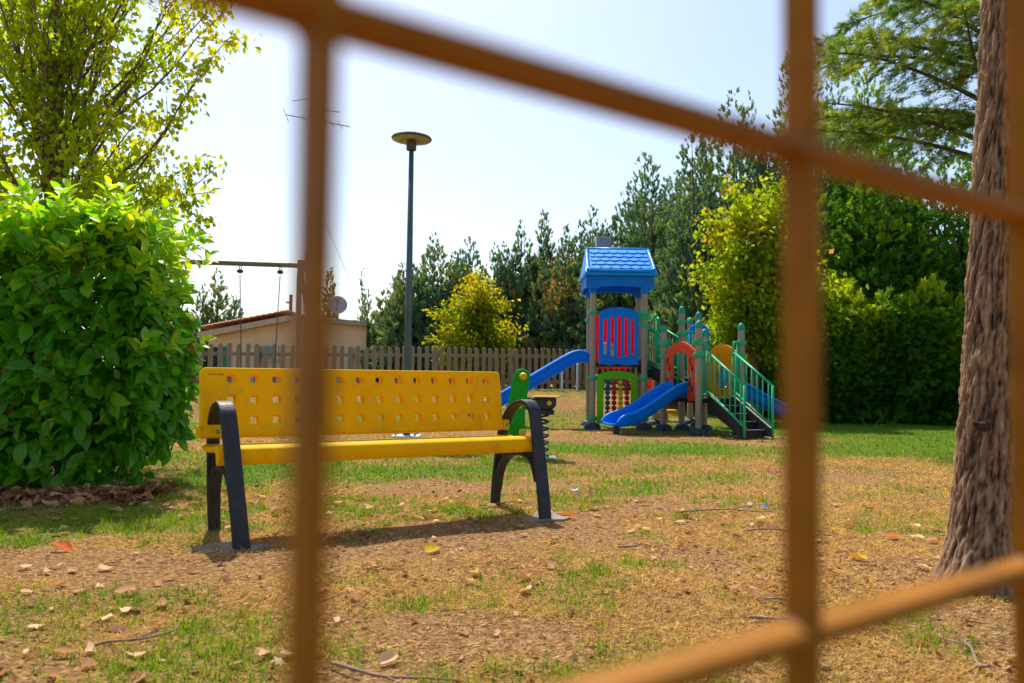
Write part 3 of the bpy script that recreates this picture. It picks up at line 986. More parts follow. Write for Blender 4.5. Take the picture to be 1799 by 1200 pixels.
def cedar():
    rg = np.random.default_rng(21)
    x, y = 5.75, 9.6
    z0 = gz(x, y)
    root = tree_root('cedar_tree', 'cedar with flat drooping sprays reaching in beside the bark trunk', 'tree', x, y)
    segs = [((x, y, z0 - .05), (x + .05, y, 3.5), .22, .15), ((x + .05, y, 3.5), (x, y, 8.5), .15, .02)]
    P, D = [], []
    limbs = []
    for i in range(15):
        a = math.pi + rg.uniform(-1.05, 0.95) if i < 12 else rg.uniform(0, 6.28)
        z = rg.uniform(3.3, 6.2) if i < 12 else rg.uniform(3.6, 7.5)
        limbs.append((a, z, rg.uniform(1.5, 2.35) * (1.1 - 0.07 * max(0, z - 3)), rg.uniform(0.16, 0.46)))
    limbs += [(math.pi + .05, 3.5, 2.45, 0.33), (math.pi - .25, 3.3, 2.3, 0.36), (math.pi + .3, 3.95, 2.5, 0.30), (math.pi + .1, 4.4, 2.2, 0.2)]
    for a, z, ln, rise in limbs:
        h = np.array((math.cos(a), math.sin(a), 0))
        side = np.array((-math.sin(a), math.cos(a), 0))
        M = 12
        pts = []
        for i in range(M + 1):
            s = i / M
            pts.append(np.array((x, y, z)) + h * ln * s + np.array((0, 0, ln * (rise * s * 1.5 - 0.30 * s * s))) + side * 0.10 * math.sin(s * 4 + z) * s)
        for i in range(M):
            segs.append((tuple(pts[i]), tuple(pts[i + 1]), .028 * (1 - i / M) + .005, .028 * (1 - (i + 1) / M) + .004))
        for i in range(2, M + 1):
            for sg in (-1, 1):
                for _ in range(1):
                    bl = ln * (0.34 - 0.20 * abs(i / M - 0.45)) * rg.uniform(.6, 1.15) * (1.0 if i < M else .6)
                    bd = unit(h * rg.uniform(.35, 1.0) + side * sg * rg.uniform(.5, 1.0) + np.array((0, 0, rg.uniform(-.10, .22))))
                    b0 = pts[i] - (pts[i] - pts[i - 1]) * rg.random()
                    K = 4
                    prev = b0
                    for q in range(1, K + 1):
                        s = q / K
                        cur = b0 + bd * bl * s + np.array((0, 0, -.34 * bl * s * s))
                        segs.append((tuple(prev), tuple(cur), .006 * (1.2 - s), .005 * (1.2 - s)))
                        m = 5
                        u = rg.random((m, 1))
                        P.append(prev + (cur - prev) * u + rg.normal(0, .014, (m, 3)))
                        D.append(unit((cur - prev)[None] * 3 + rg.normal(0, .55, (m, 3)) * np.linalg.norm(cur - prev) * 2.4 + np.array((0, 0, -.02))))
                        prev = cur
    P, D = np.concatenate(P), np.concatenate(D)
    n = len(P)
    tv, tf = spray_template(13, 9, 0.040)
    cl = fbm(P[:, 0] * 2 + P[:, 1], P[:, 2] * 2.2, 3) - .5
    tint = np.clip(.45 + cl * 1.2 + rg.normal(0, .15, n), 0, 1)
    V, F, k = scatter(tv, tf, P, D, unit(rg.normal(0, .6, (n, 3)) + np.array((0, 0, 1.0))), .125 * rg.uniform(.6, 1.3, n))
    np_obj('crown', np_mesh('crown', V, F, 'cedar_leaf', tint[k]), root)
    V, F = frusta(segs, 6)
    np_obj('trunk', np_mesh('trunk', V, F, 'dark_bark', smooth=True), root)


cedar()


def bark_tree():
    """near tree: only its trunk is in the picture, the crown is above it"""
    rg = np.random.default_rng(44)
    bx, by = 1.855, 3.24
    root = tree_root('bark_tree', 'leaning tree trunk with rough furrowed grey brown bark, close to the wire fence', 'tree', bx, by)
    cen = [(-.06, 1.838, .22), (0, 1.838, .185), (.08, 1.840, .155), (.2, 1.845, .128), (.45, 1.858, .110), (.8, 1.880, .103), (1.2, 1.902, .098), (2.3, 1.966, .090), (3.6, 2.04, .08)]
    zs = np.concatenate([np.linspace(-.06, 2.4, 350), np.linspace(2.42, 3.6, 30)])
    cx = np.interp(zs, [c[0] for c in cen], [c[1] for c in cen])
    rr = np.interp(zs, [c[0] for c in cen], [c[2] for c in cen])
    S = 160
    an = np.arange(S) * 2 * np.pi / S
    A, Z = np.meshgrid(an, zs)
    flute = 0.16 * np.cos(3 * A + 0.7) * np.exp(-np.maximum(Z, 0) / .25)
    # furrows: warped cells stretched along the trunk, periodic in angle by sampling on a circle pair
    warp = 0.5 * (fbm(np.cos(A) * 2.2 + 7, Z * 2.6 + np.sin(A) * 2.2, 3) - .5)
    k1 = 23
    ph = (A + warp * 0.75) / (2 * np.pi) * k1
    br = 1.7 * fbm(Z * 7.0 + np.cos(A) * 4.0, np.sin(A) * 4.0 + 20, 3)
    ridge = np.abs(((ph + 0.9 * br) % 1.0) - .5) * 2
    ph2 = (A + warp * 1.1) / (2 * np.pi) * 41
    ridge2 = np.abs(((ph2 + 1.6 * fbm(Z * 9 + np.sin(A) * 4, np.cos(A) * 4 + 3, 2)) % 1.0) - .5) * 2
    plate = fbm(Z * 16 + np.sin(A) * 6, np.cos(A) * 6 + Z * 3, 3)
    nz, na = A.shape
    cell = np.empty((nz, na))
    ca, sa = np.cos(an) * .115, np.sin(an) * .115
    wob = 0.5 * (fbm(Z * 9 + np.cos(A) * 2, np.sin(A) * 2 + 4, 3) - .5)
    for a_ in range(nz):
        zz_ = float(zs[a_])
        for b_ in range(na):
            dd = mnoise.voronoi((ca[b_] * 42 + wob[a_, b_] * 2.4, sa[b_] * 42 + wob[a_, b_] * 2.0, zz_ * 3.0 + wob[a_, b_] * 0.6))[0]
            cell[a_, b_] = dd[1] - dd[0]
    crack = np.clip(cell * 3.2, 0, 1) ** .55
    hgt = 0.46 * crack + 0.20 * ridge2 ** 0.7 + 0.75 * (plate - .5) + 0.75 * (fbm(Z * 45 + np.sin(A) * 14, np.cos(A) * 14, 2) - .5)
    unused = 0.52 * ridge ** 0.55 + 0.30 * ridge2 ** 0.7 + 0.60 * (plate - .5) + 0.25 * (fbm(Z * 45 + np.sin(A) * 14, np.cos(A) * 14, 2) - .5)
    rad = rr[:, None] * (1 + flute) + 0.019 * (hgt - .5)
    X = cx[:, None] + rad * np.cos(A)
    Y = by + rad * np.sin(A)
    V = np.stack([X, Y, Z], -1).reshape(-1, 3)
    i = np.arange(len(zs) - 1)[:, None] * S
    j = np.arange(S)[None]
    F = np.stack([i + j, i + (j + 1) % S, i + S + (j + 1) % S, i + S + j], -1).reshape(-1, 4)
    np_obj('trunk', np_mesh('trunk', V, F, 'furrowed_bark', np.clip(hgt, 0, 1).ravel(), smooth=True), root)
    mb = MB()
    mb.tube(curve_pts([(1.80, 3.15, .63), (1.755, 3.11, .635), (1.725, 3.09, .65)], 4), [.022, .02, .018, .016, .014, .012, .010, .008, .005], 7)
    mb.build('branch_stub', 'furrowed_bark', root, smooth=True)
    segs, P, D = [], [], []
    top = np.array((2.06, by, 3.5))
    for _ in range(26):
        a, e = rg.uniform(0, 6.28), rg.uniform(.1, .9)
        T = top + np.array((math.cos(a) * 1.7, math.sin(a) * 1.7 , 0)) * rg.uniform(.5, 1) + np.array((0.7, -.3, e * 2.2 + .4))
        segs.append((tuple(top - np.array((0, 0, rg.uniform(0, .3)))), tuple((top + T) / 2 + np.array((0, 0, .15))), .035, .02))
        segs.append((tuple((top + T) / 2 + np.array((0, 0, .15))), tuple(T), .02, .006))
        m = 70
        P.append(T + rg.normal(0, .28, (m, 3)))
        D.append(unit(rg.normal(0, .7, (m, 3)) + np.array((0, 0, .5))))
    P, D = np.concatenate(P), np.concatenate(D)
    V, F, k = scatter(*SPRAYS[0], P, D, unit(rg.normal(0, 1, (len(P), 3))), .2)
    np_obj('crown', np_mesh('crown', V, F, 'cedar_leaf', np.full(len(V), .4)), root)
    V, F = frusta(segs, 6)
    np_obj('limbs', np_mesh('limbs', V, F, 'branch_bark'), root)


bark_tree()


def laurel_hedge():
    rg = np.random.default_rng(52)
    root = thing('laurel_hedge', 'big laurel hedge with glossy green leaves and yellow green new shoots', 'hedge', (-4.1, 6.1, 0))
    # curled leaf: 4 cross rows, midrib fold
    rows = [(0, .02), (.22, .36), (.5, .5), (.78, .36), (1, .02)]
    tv, rib = [], []
    for t, w in rows:
        zc = -.30 * (t - .15) ** 2
        tv += [(-w, t, zc + .20 * w), (0, t, zc), (w, t, zc + .20 * w)]
        rib += [0, 1, 0]
    tf = []
    for i in range(4):
        for k in range(2):
            a = i * 3 + k
            tf.append((a, a + 1, a + 4, a + 3))
    tv, tf, rib = np.array(tv), np.array(tf), np.array(rib, float)
    x0, x1, y0, y1, h = -6.2, -2.40, 5.47, 6.30, 1.80

    def surf(n, face):
        u, v = rg.random(n), rg.random(n)
        dep = rg.random(n) ** 1.6
        if face == 'front':
            xx = x0 + (x1 - x0 - .10) * u
            zz = .06 + (h - .06) * v
            bulge = .16 * np.sin(np.pi * np.clip(zz / h, 0, 1)) + .22 * (fbm(xx * 1.6, zz * 1.6 + 3, 3) - .5)
            yy = y0 - bulge + dep * .30 + 0.25 * sstep(-2.9, -2.45, xx) ** 2
            o = np.stack([rg.normal(0, .35, n), -np.ones(n), rg.normal(.1, .3, n)], 1)
        elif face == 'side':
            yy = y0 + (y1 - y0) * u
            zz = .25 + (h - .25) * v
            bulge = .20 * np.sin(np.pi * np.clip(zz / h, 0, 1)) + .2 * (fbm(yy * 1.6 + 20, zz * 1.6, 3) - .5)
            xx = x1 - .22 + bulge - dep * .28
            o = np.stack([np.ones(n), rg.normal(-.2, .35, n), rg.normal(.1, .3, n)], 1)
        elif face == 'top':
            xx = x0 + (x1 - x0 - .1) * u
            yy = y0 - .05 + (y1 - y0) * v
            zz = h - .05 + .22 * (fbm(xx * 2.2, yy * 2.2 + 7, 3) - .4) - dep * .2
            o = np.stack([rg.normal(0, .35, n), rg.normal(-.2, .35, n), np.ones(n)], 1)
        else:
            xx = x0 + (x1 - x0 - .3) * u
            yy = y0 + .25 + rg.random(n) * (y1 - y0 - .3)
            zz = .1 + (h - .25) * v
            o = rg.normal(0, 1, (n, 3))
        return np.stack([xx, yy, zz], 1), unit(o)

    def leaves(n, face):
        P, O = surf(n, face)
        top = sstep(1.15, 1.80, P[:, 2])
        up = np.array((0, 0, 1.0))
        # leaves droop on the flank, stand up on the shoots at the top
        ax = unit(O * .5 + rg.normal(0, .75, (n, 3)) + up * (np.where(top > .5, 1.1, -.45)[:, None]))
        if face == 'front':
            ax[:, 1] -= .15
        nr = unit(O * .8 + up * .7 + rg.normal(0, .5, (n, 3)))
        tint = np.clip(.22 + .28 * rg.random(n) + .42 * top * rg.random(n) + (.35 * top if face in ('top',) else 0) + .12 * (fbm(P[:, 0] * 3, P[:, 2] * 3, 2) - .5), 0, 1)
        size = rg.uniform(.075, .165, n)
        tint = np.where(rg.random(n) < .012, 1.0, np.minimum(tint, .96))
        return P, ax, nr, size, tint

    def shoots(n):
        """upright tufts of young leaves along the top and the outer corner"""
        P, A, N, S, T = [], [], [], [], []
        for i in range(n):
            if i % 4 == 3:
                c = np.array((x1 - .12 + rg.normal(.05, .07), y0 + rg.uniform(-.1, .8), rg.uniform(.9, 1.78)))
                d = unit(np.array((.8, -.3, .9)) + rg.normal(0, .2, 3))
            else:
                c = np.array((rg.uniform(-3.9, x1 - .1), y0 + rg.uniform(-.18, .5), h + rg.uniform(-.35, .12)))
                d = unit(np.array((0, -.25, 1)) + rg.normal(0, .25, 3))
            m = rg.integers(6, 10)
            for j in range(m):
                an = j * 2.4
                s = unit(np.cross(d, (0.3, .9, .2)))
                t = np.cross(d, s)
                o = s * math.cos(an) + t * math.sin(an)
                P.append(c + d * .018 * j)
                A.append(unit(d * (.55 + .09 * j) + o))
                N.append(unit(d * .9 - o * .3))
                S.append(rg.uniform(.08, .12))
                T.append(np.clip(rg.normal(.72, .14), .35, .96))
        return np.array(P), np.array(A), np.array(N), np.array(S), np.array(T)

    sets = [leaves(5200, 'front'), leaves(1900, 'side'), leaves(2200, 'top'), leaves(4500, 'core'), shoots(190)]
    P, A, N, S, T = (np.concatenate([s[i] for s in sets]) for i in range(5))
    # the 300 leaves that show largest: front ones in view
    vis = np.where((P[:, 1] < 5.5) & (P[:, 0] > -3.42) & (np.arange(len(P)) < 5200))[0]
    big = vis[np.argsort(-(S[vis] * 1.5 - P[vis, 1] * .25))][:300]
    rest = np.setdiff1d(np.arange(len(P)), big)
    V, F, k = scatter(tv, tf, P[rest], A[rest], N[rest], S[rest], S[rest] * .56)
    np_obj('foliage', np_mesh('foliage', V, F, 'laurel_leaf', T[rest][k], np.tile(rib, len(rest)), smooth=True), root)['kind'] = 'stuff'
    meshes = [np_mesh('leaf', tv * np.array((.56, 1, 1)), tf, 'laurel_leaf', np.full(len(tv), q), rib, smooth=True) for q in (.2, .3, .4, .5, .62, .8)]
    qs = np.array((.2, .3, .4, .5, .62, .8))
    for i in big:
        a = Vector(A[i])
        s = a.cross(Vector(N[i])).normalized()
        u = s.cross(a)
        M = Matrix((s, a, u)).transposed().to_4x4() * S[i]
        M[3][3] = 1
        M.translation = Vector(P[i])
        child_copy('leaf', meshes[int(np.argmin(abs(qs - T[i])))], root, M)
    segs = []
    for i in range(26):
        xx = rg.uniform(x0 + .2, x1 - .4)
        yy = rg.uniform(5.75, 6.15)
        segs.append(((xx, yy, -.05), (xx + rg.normal(0, .1), yy, 1.0), .028, .018))
        for _ in range(10):
            zz = rg.uniform(.15, 1.5)
            segs.append(((xx, yy, zz), (xx + rg.normal(0, .3), yy + rg.normal(0, .3) - .15, zz + rg.uniform(.1, .4)), .011, .004))
    V, F = frusta(segs, 6)
    np_obj('stems', np_mesh('stems', V, F, 'dark_bark'), root)


laurel_hedge()


# ------------------------------------------------------------------ fallen leaves, twigs, litter
def dead_leaf_template(seed, lobes=5):
    r = random.Random(seed)
    pts = [(0, -.10)]
    m = lobes * 2 + 1
    for i in range(m):
        a = -2.35 + 4.7 * i / (m - 1)
        q = (.62 if i % 2 == 0 else .34) * r.uniform(.85, 1.15) * (1.15 if abs(a) < .4 else 1)
        pts.append((q * math.sin(a), .12 + q * math.cos(a)))
    if seed % 4:        # most are plain oval leaves, folded along the midrib
        w = r.uniform(.26, .40)
        pts = [(w * math.sin(t) * r.uniform(.85, 1.15) * (1 + .18 * math.cos(t)), .12 - .58 * math.cos(t) * r.uniform(.95, 1.05)) for t in np.linspace(0, 2 * math.pi, 13)[:-1]]
    c1, c2, c3 = r.uniform(-1.2, 2.6), r.uniform(-.9, 1.5), r.uniform(0, 6)
    f = lambda p: (p[0], p[1], c1 * p[0] ** 2 + c2 * p[1] ** 2 * .6 + .05 * math.sin(9 * p[0] + c3))
    V = [f((0, .15))] + [f(p) for p in pts]
    F = [(0, i + 1, i + 2 if i + 2 <= len(pts) else 1) for i in range(len(pts))]
    return np.array(V), np.array(F)[:, ::-1]


DL = [dead_leaf_template(s, 5 if s % 3 else 3) for s in range(8)]


def fallen_leaves():
    rg = np.random.default_rng(61)
    tints = (.12, .3, .45, .60, .72, .38)
    meshes, lab_of = [], {}
    for i, (tv, tf) in enumerate(DL):
        for t in tints[i % 2::2]:
            meshes.append(np_mesh('fallen_leaf', tv, tf, 'dead_leaf', np.full(len(tv), t)))
            lab_of[meshes[-1].name] = ('dark brown' if t < .2 else 'reddish brown' if t < .4 else 'tan' if t < .58 else 'pale buff') + ' dry curled leaf lying on the lawn'

    def place(me, x, y, size, label, rz=None):
        o = bpy.data.objects.new('fallen_leaf', me)
        o.location = (x, y, gz(x, y) + .012)
        o.rotation_euler = (rg.normal(0, .2), rg.normal(0, .2), rg.uniform(0, 6.28))
        o.scale = (size,) * 3
        COL.objects.link(o)
        tag(o, label, 'leaf', 'fallen leaves on the lawn')

    n = 0
    while n < 286:
        y = math.sqrt(rg.uniform(2.05 ** 2, 5.6 ** 2))
        x = rg.uniform(-.64, .62) * y
        if fbm(x * 1.1 + 70, y * 1.1, 3) + (0.12 if x < -.4 else -.03) < rg.uniform(.44, .62):
            continue
        if x > 1.62 and 3.0 < y < 3.5 or (x < -2.4 and y > 5.2):
            continue
        me = meshes[rg.integers(len(meshes))]
        place(me, x, y, rg.uniform(.030, .062), lab_of[me.name])
        n += 1
    special = [(-1.98, 3.70, .095, .9, 'bright orange fallen leaf on the lawn in front of the hedge'),
               (-.36, 3.78, .10, 1.0, 'yellow fallen leaf at the front edge of the bench shadow'),
               (.72, 2.45, .10, .98, 'large pale yellow fallen leaf by the lower wire'),
               (1.52, 3.65, .075, .98, 'yellow green fallen leaf between the second wire upright and the bark trunk'),
               (.34, 4.78, .085, .93, 'orange brown fallen leaf beside the right front leg of the bench'),
               (1.93, 4.20, .08, .86, 'orange brown fallen leaf just beside the bark trunk'),
               (-.34, 2.33, .06, .72, 'pale whitish fallen leaf at the bottom middle of the lawn')]
    for x, y, s, t, lab in special:
        tv, tf = DL[1]
        place(np_mesh('fallen_leaf', tv, tf, 'dead_leaf', np.full(len(tv), t)), x, y, s, lab)
    # what nobody could count: the drift under the hedge and small scraps
    P, S, T = [], [], []
    m = 1500
    x = rg.uniform(-4.6, -2.2, m)
    y = 5.16 + rg.normal(0, .20, m)
    y = np.where(y > 5.6, 5.6 - rg.random(m) * .4, y)
    P.append(np.stack([x, y, ground_z(x, y) + rg.uniform(.005, .05, m) * np.exp(-((y - 5.2) / .25) ** 2)], 1))
    S.append(rg.uniform(.05, .095, m)); T.append(rg.uniform(.02, .55, m))
    m = 9000
    y = np.sqrt(rg.uniform(2.0 ** 2, 9.0 ** 2, m))
    x = rg.uniform(-.66, .66, m) * y
    keep = fbm(x * 1.3 + 11, y * 1.3, 3) + np.where(x < -.5, .08, 0) > rg.uniform(.38, .70, m)
    x, y = x[keep], y[keep]
    m = len(x)
    P.append(np.stack([x, y, ground_z(x, y) + .008], 1)); S.append(rg.uniform(.009, .030, m)); T.append(rg.uniform(0.0, .62, m))
    P, S, T = np.concatenate(P), np.concatenate(S), np.concatenate(T)
    n = len(P)
    clouds = []
    for j, (tv, tf) in enumerate(DL):
        q = np.arange(n) % len(DL) == j
        c = q.sum()
        an = rg.uniform(0, 6.28, c)
        V, F, k = scatter(tv, tf, P[q], np.stack([np.cos(an), np.sin(an), rg.normal(0, .25, c)], 1), unit(np.array((0, 0, 1.0)) + rg.normal(0, .35, (c, 3))), S[q])
        clouds.append((V, F, T[q][k]))
    V, F, T = merge_clouds(clouds)
    o = np_obj('leaf_litter', np_mesh('leaf_litter', V, F, 'dead_leaf', T))
    tag(o, 'drift of dry brown leaves under the laurel hedge and scraps over the lawn', 'leaf litter', kind='stuff')


fallen_leaves()


def twigs():
    rg = random.Random(5)
    spots = [(.95, 2.95, .30, 1.9, 'pale curved twig standing out in the dry grass by the second wire upright'),
             (.98, 2.75, .42, .15, 'long dark twig lying across the dry grass below the second wire upright'),
             (-.30, 2.22, .34, -.10, 'pale twig at the bottom middle edge of the lawn'),
             (1.45, 4.25, .45, -.35, 'long thin twig lying on bare ground beyond the second wire upright'),
             (1.30, 4.9, .55, .05, 'straight thin twig far out on the dry ground'),
             (-2.72, 4.75, .28, .5, 'brown stick on the leaf drift before the laurel hedge'),
             (.62, 3.9, .25, .2, 'short twig on bare ground in front of the spring rider'),
             (1.35, 2.42, .30, 1.25, 'bent grey twig at the foot of the bark trunk'),
             (-1.1, 2.5, .26, .7, 'dark curved twig among the leaves at lower left'),
             (-.05, 5.05, .34, .25, 'thin twig behind the bench in the green patch')]
    for x, y, ln, a, lab in spots:
        mb = MB()
        ctrl = []
        for i in range(5):
            s = i / 4 - .5
            px, py = x + math.cos(a) * ln * s + rg.gauss(0, .016), y + math.sin(a) * ln * s + rg.gauss(0, .016)
            ctrl.append((px, py, gz(px, py) + .010 + rg.uniform(0, .012)))
        pts = curve_pts(ctrl, 4)
        mb.tube(pts, [.0055 - .0035 * i / len(pts) for i in range(len(pts))], 6)
        k = len(pts) // 2
        d = (pts[k + 2] - pts[k]).normalized()
        e = Vector((-d.y, d.x, .15)) * rg.choice((-1, 1)) + d
        mb.tube([pts[k], pts[k] + e * ln * .12, pts[k] + e * ln * .22 + Vector((0, 0, -.004))], [.003, .0024, .0012], 5)
        o = mb.build('twig', 'twig_wood', smooth=True)
        tag(o, lab, 'twig', 'fallen twigs')
    for nm, x, y, s, mat, lab in (('plastic_scrap', 1.55, 5.05, .03, 'litter_blue', 'crumpled light blue plastic scrap on the dry ground'),
                                  ('paper_scrap', .43, 5.6, .035, 'litter_white', 'tiny white paper scrap on bare ground beside the bench')):
        V, F = [], []
        for i in range(4):
            for j in range(4):
                V.append((x + (i / 3 - .5) * s * 1.5 + rg.gauss(0, s * .12), y + (j / 3 - .5) * s + rg.gauss(0, s * .12), gz(x, y) + .012 + abs(rg.gauss(0, s * .35))))
        for i in range(3):
            for j in range(3):
                F.append((i * 4 + j, i * 4 + 4 + j, i * 4 + 5 + j, i * 4 + 1 + j))
        o = MB().add(V, F).build(nm, mat, solid=.002)
        tag(o, lab, 'litter')


twigs()


# ------------------------------------------------------------------ wooden picket fence
def picket_fence():
    root = thing('picket_fence', 'weathered brown wooden picket fence with rounded tops across the back of the lawn', 'fence', (-6.137, 16.8, gz(-6.1, 16.8)))
    rg = random.Random(3)
    sp = .183
    fd, fn = Vector((FD[0], FD[1], 0)), Vector((FN[0], FN[1], 0))

    def picket_mesh(w, h, k):
        pr = [(-w / 2, 0), (w / 2, 0), (w / 2, h - .035), (w * .36, h - .012), (w * .14, h), (-w * .14, h), (-w * .36, h - .012), (-w / 2, h - .035)]
        return MB().prism(pr, (0, 0, 0), (1, 0, 0), (0, 0, 1), .022).mesh('picket', 'fence_wood')

    meshes = [picket_mesh(.095 * q, 1.0 * hh, i) for i, (q, hh) in enumerate(((1, 1), (.95, 1.012), (1.04, .99)))]
    ang = math.atan2(fd.y, fd.x)
    first, last = -16, 62
    top = lambda t: 1.372 + (1.500 - 1.372) * t / 8.68
    for i in range(first, last):
        t = i * sp
        p = FA + FD * t
        zt = top(t)
        M = Matrix.Translation((p[0] - fn.x * .03, p[1] - fn.y * .03, zt - 1.0 + rg.gauss(0, .006))) @ Matrix.Rotation(ang + rg.gauss(0, .01), 4, 'Z') @ Matrix.Rotation(rg.gauss(0, .008), 4, 'Y')
        child_copy('picket', meshes[rg.randrange(3)], root, M)
    for dz in (.155, .80):
        for i in range(first, last - 10, 11):
            t0, t1 = i * sp - sp / 2, (i + 11) * sp - sp / 2 - .01
            a, b = FA + FD * t0, FA + FD * t1
            MB().bar((a[0] + fn.x * .012, a[1] + fn.y * .012, top(t0) - 1 + dz), (b[0] + fn.x * .012, b[1] + fn.y * .012, top(t1) - 1 + dz), .035, .075).build('rail', 'fence_wood', root, bevel=.004)
    for i in range(first, last, 11):
        t = i * sp - sp / 2
        p = FA + FD * t
        zt = top(t)
        z0 = gz(p[0], p[1]) - .15
        MB().bar((p[0] + fn.x * .08, p[1] + fn.y * .08, z0), (p[0] + fn.x * .08, p[1] + fn.y * .08, zt - .03), .09, .09, up=fn).build('post', 'fence_wood', root, bevel=.006)


picket_fence()


# ------------------------------------------------------------------ house behind the fence
def house():
    y, b = 25.0, 3.0
    z0 = .2
    root = thing('house', 'low ochre house with sloping red tiled roof and flat roofed end', 'house', (-6.8, y, z0))
    wall = MB()
    wall.prism([(-9.2, z0), (-4.42, z0), (-4.42, 2.22), (-6.62, 2.40), (-6.72, 2.36), (-9.2, 1.83)], (0, y + b / 2, 0), (1, 0, 0), (0, 0, 1), b)
    wall.build('wall', 'wall_render', root)
    # roof deck, fascia and tiles of the sloping part
    dx, dz = -6.70 - -9.42, 2.55 - 2.0
    ln = math.hypot(dx, dz)
    rot = Matrix.Rotation(-math.atan2(dz, dx), 3, 'Y')
    rf = MB().box((-8.06, y + b / 2 - .1, 2.165), (ln, b + .5, .17), rot).build('roof', 'wall_fascia', root, bevel=.01)
    tl = MB()
    u, nrm = Vector((dx / ln, 0, dz / ln)), Vector((-dz / ln, 0, dx / ln))
    o0 = Vector((-9.42, y - .36, 2.0)) + nrm * .10
    nrow = 15
    for i in range(nrow):
        p = o0 + u * (ln * (i - .1) / nrow)
        q = p + u * (ln * 1.15 / nrow)
        for k in range(18):
            off = Vector((0, .19 * k, 0))
            prof = [(.095 * math.cos(a), .034 * math.sin(a)) for a in np.linspace(0, math.pi, 5)]
            vs = []
            for base, lift in ((p, .022), (q, 0)):
                vs += [base + off + Vector((0, c, 0)) + nrm * (s + lift) for c, s in prof]
            tl.add(vs, [(j, j + 1, 6 + j, 5 + j) for j in range(4)] + [(4, 3, 2, 1, 0)])
    t = tl.build('roof_tiles', 'roof_tile', rf)
    t['kind'] = 'stuff'
    MB().prism([(-6.60, 2.402), (-4.36, 2.222), (-4.36, 2.37), (-6.60, 2.55)], (0, y + b / 2 - .1, 0), (1, 0, 0), (0, 0, 1), b + .35).build('roof_slab', 'roof_slab', root, bevel=.01)
    w = MB().box((-7.42, y - .01, 1.40), (.72, .06, .42)).build('window', 'shutter_blue', root)
    MB().box((-7.42, y - .07, 1.165), (.80, .14, .045)).build('sill', 'wall_fascia', w)
    for xx in (-7.76, -7.42, -7.08):
        MB().box((xx, y - .05, 1.40), (.035, .03, .42)).build('mullion', 'pale_paint', w)
    d = MB().box((-8.62, y - .012, 1.0), (.24, .07, 1.15)).build('door', 'door_green', root)
    MB().box((-8.53, y - .06, .98), (.03, .04, .1)).build('handle', 'grey_steel', d)
    MB().box((-9.02, y - .012, 1.1), (.22, .05, .9)).build('window', 'dark_opening', root)
    MB().tube([(-6.86, y + .5, 2.4), (-6.86, y + .5, 3.22)], .05, 10).box((-6.92, y + .5, 2.98), (.16, .05, .05)).build('stove_pipe', 'rust_iron', root)
    # satellite dish on the flat roof
    c = Vector((-5.30, 24.9, 2.86))
    sroot = thing('satellite_dish', 'round grey satellite dish on the flat roof of the house', 'satellite dish', (-5.3, 25.0, 2.43))
    rx = Matrix.Rotation(R(62), 3, 'X') @ Matrix.Rotation(R(12), 3, 'Y')
    prof = [(r, .22 * r * r * 1.6) for r in (0.001, .07, .14, .21, .28, .315)]
    vs, fs = [], []
    for r, z in prof:
        for k in range(28):
            a = k * 2 * math.pi / 28
            vs.append(c + rx @ Vector((r * .95 * math.cos(a), r * math.sin(a), z)))
    for i in range(5):
        for k in range(28):
            fs.append((i * 28 + k, i * 28 + (k + 1) % 28, i * 28 + 28 + (k + 1) % 28, i * 28 + 28 + k))
    MB().add(vs, fs).build('dish', 'dish_grey', sroot, smooth=True, solid=.012)
    tip = c + rx @ Vector((0, -.02, .34))
    MB().tube([c + rx @ Vector((0, -.29, .13)), tip], .012, 6).build('feed_arm', 'rust_iron', sroot)
    MB().tube([tip, tip + rx @ Vector((0, .0, -.08))], .028, 8).build('feed_horn', 'rust_iron', sroot)
    MB().tube([c + Vector((0, .06, 0)), c + Vector((0, .10, -.12)), (-5.3, 25.0, 2.42)], .022, 8).build('mast', 'rust_iron', sroot)
    # television aerial on a tall mast behind the house
    ar = thing('television_aerial', 'thin television aerial on a tall mast above the house', 'aerial', (-6.34, 26.2, 2.3))
    MB().tube([(-6.34, 26.2, 2.2), (-6.34, 26.2, 9.6)], .024, 8).build('mast', 'rust_iron', ar)
    MB().tube([(-7.30, 26.0, 9.02), (-5.34, 26.4, 8.78)], .014, 6).build('boom', 'chain_steel', ar)
    for s in (0, .28, .42, .56, .72, .85):
        p = Vector((-7.30, 26.0, 9.02)).lerp(Vector((-5.34, 26.4, 8.78)), s)
        h = .16 if s == 0 else .05
        MB().tube([p - Vector((.03, .22, -h)), p + Vector((.03, .22, -h))], .008, 5).build('element', 'chain_steel', ar)
    MB().tube([(-7.12, 26.1, 9.50), (-6.34, 26.2, 9.66)], .012, 6).build('boom', 'chain_steel', ar)
    MB().tube([(-6.34, 26.2, 9.28), (-5.65, 26.3, 9.22)], .012, 6).build('boom', 'chain_steel', ar)
    MB().tube([(-6.34, 26.2, 6.35), (-5.5, 26.2, 4.45), (-4.60, 26.2, 2.45), (-3.9, 26.2, .5)], .006, 5).build('guy_wire', 'chain_steel', ar)


house()


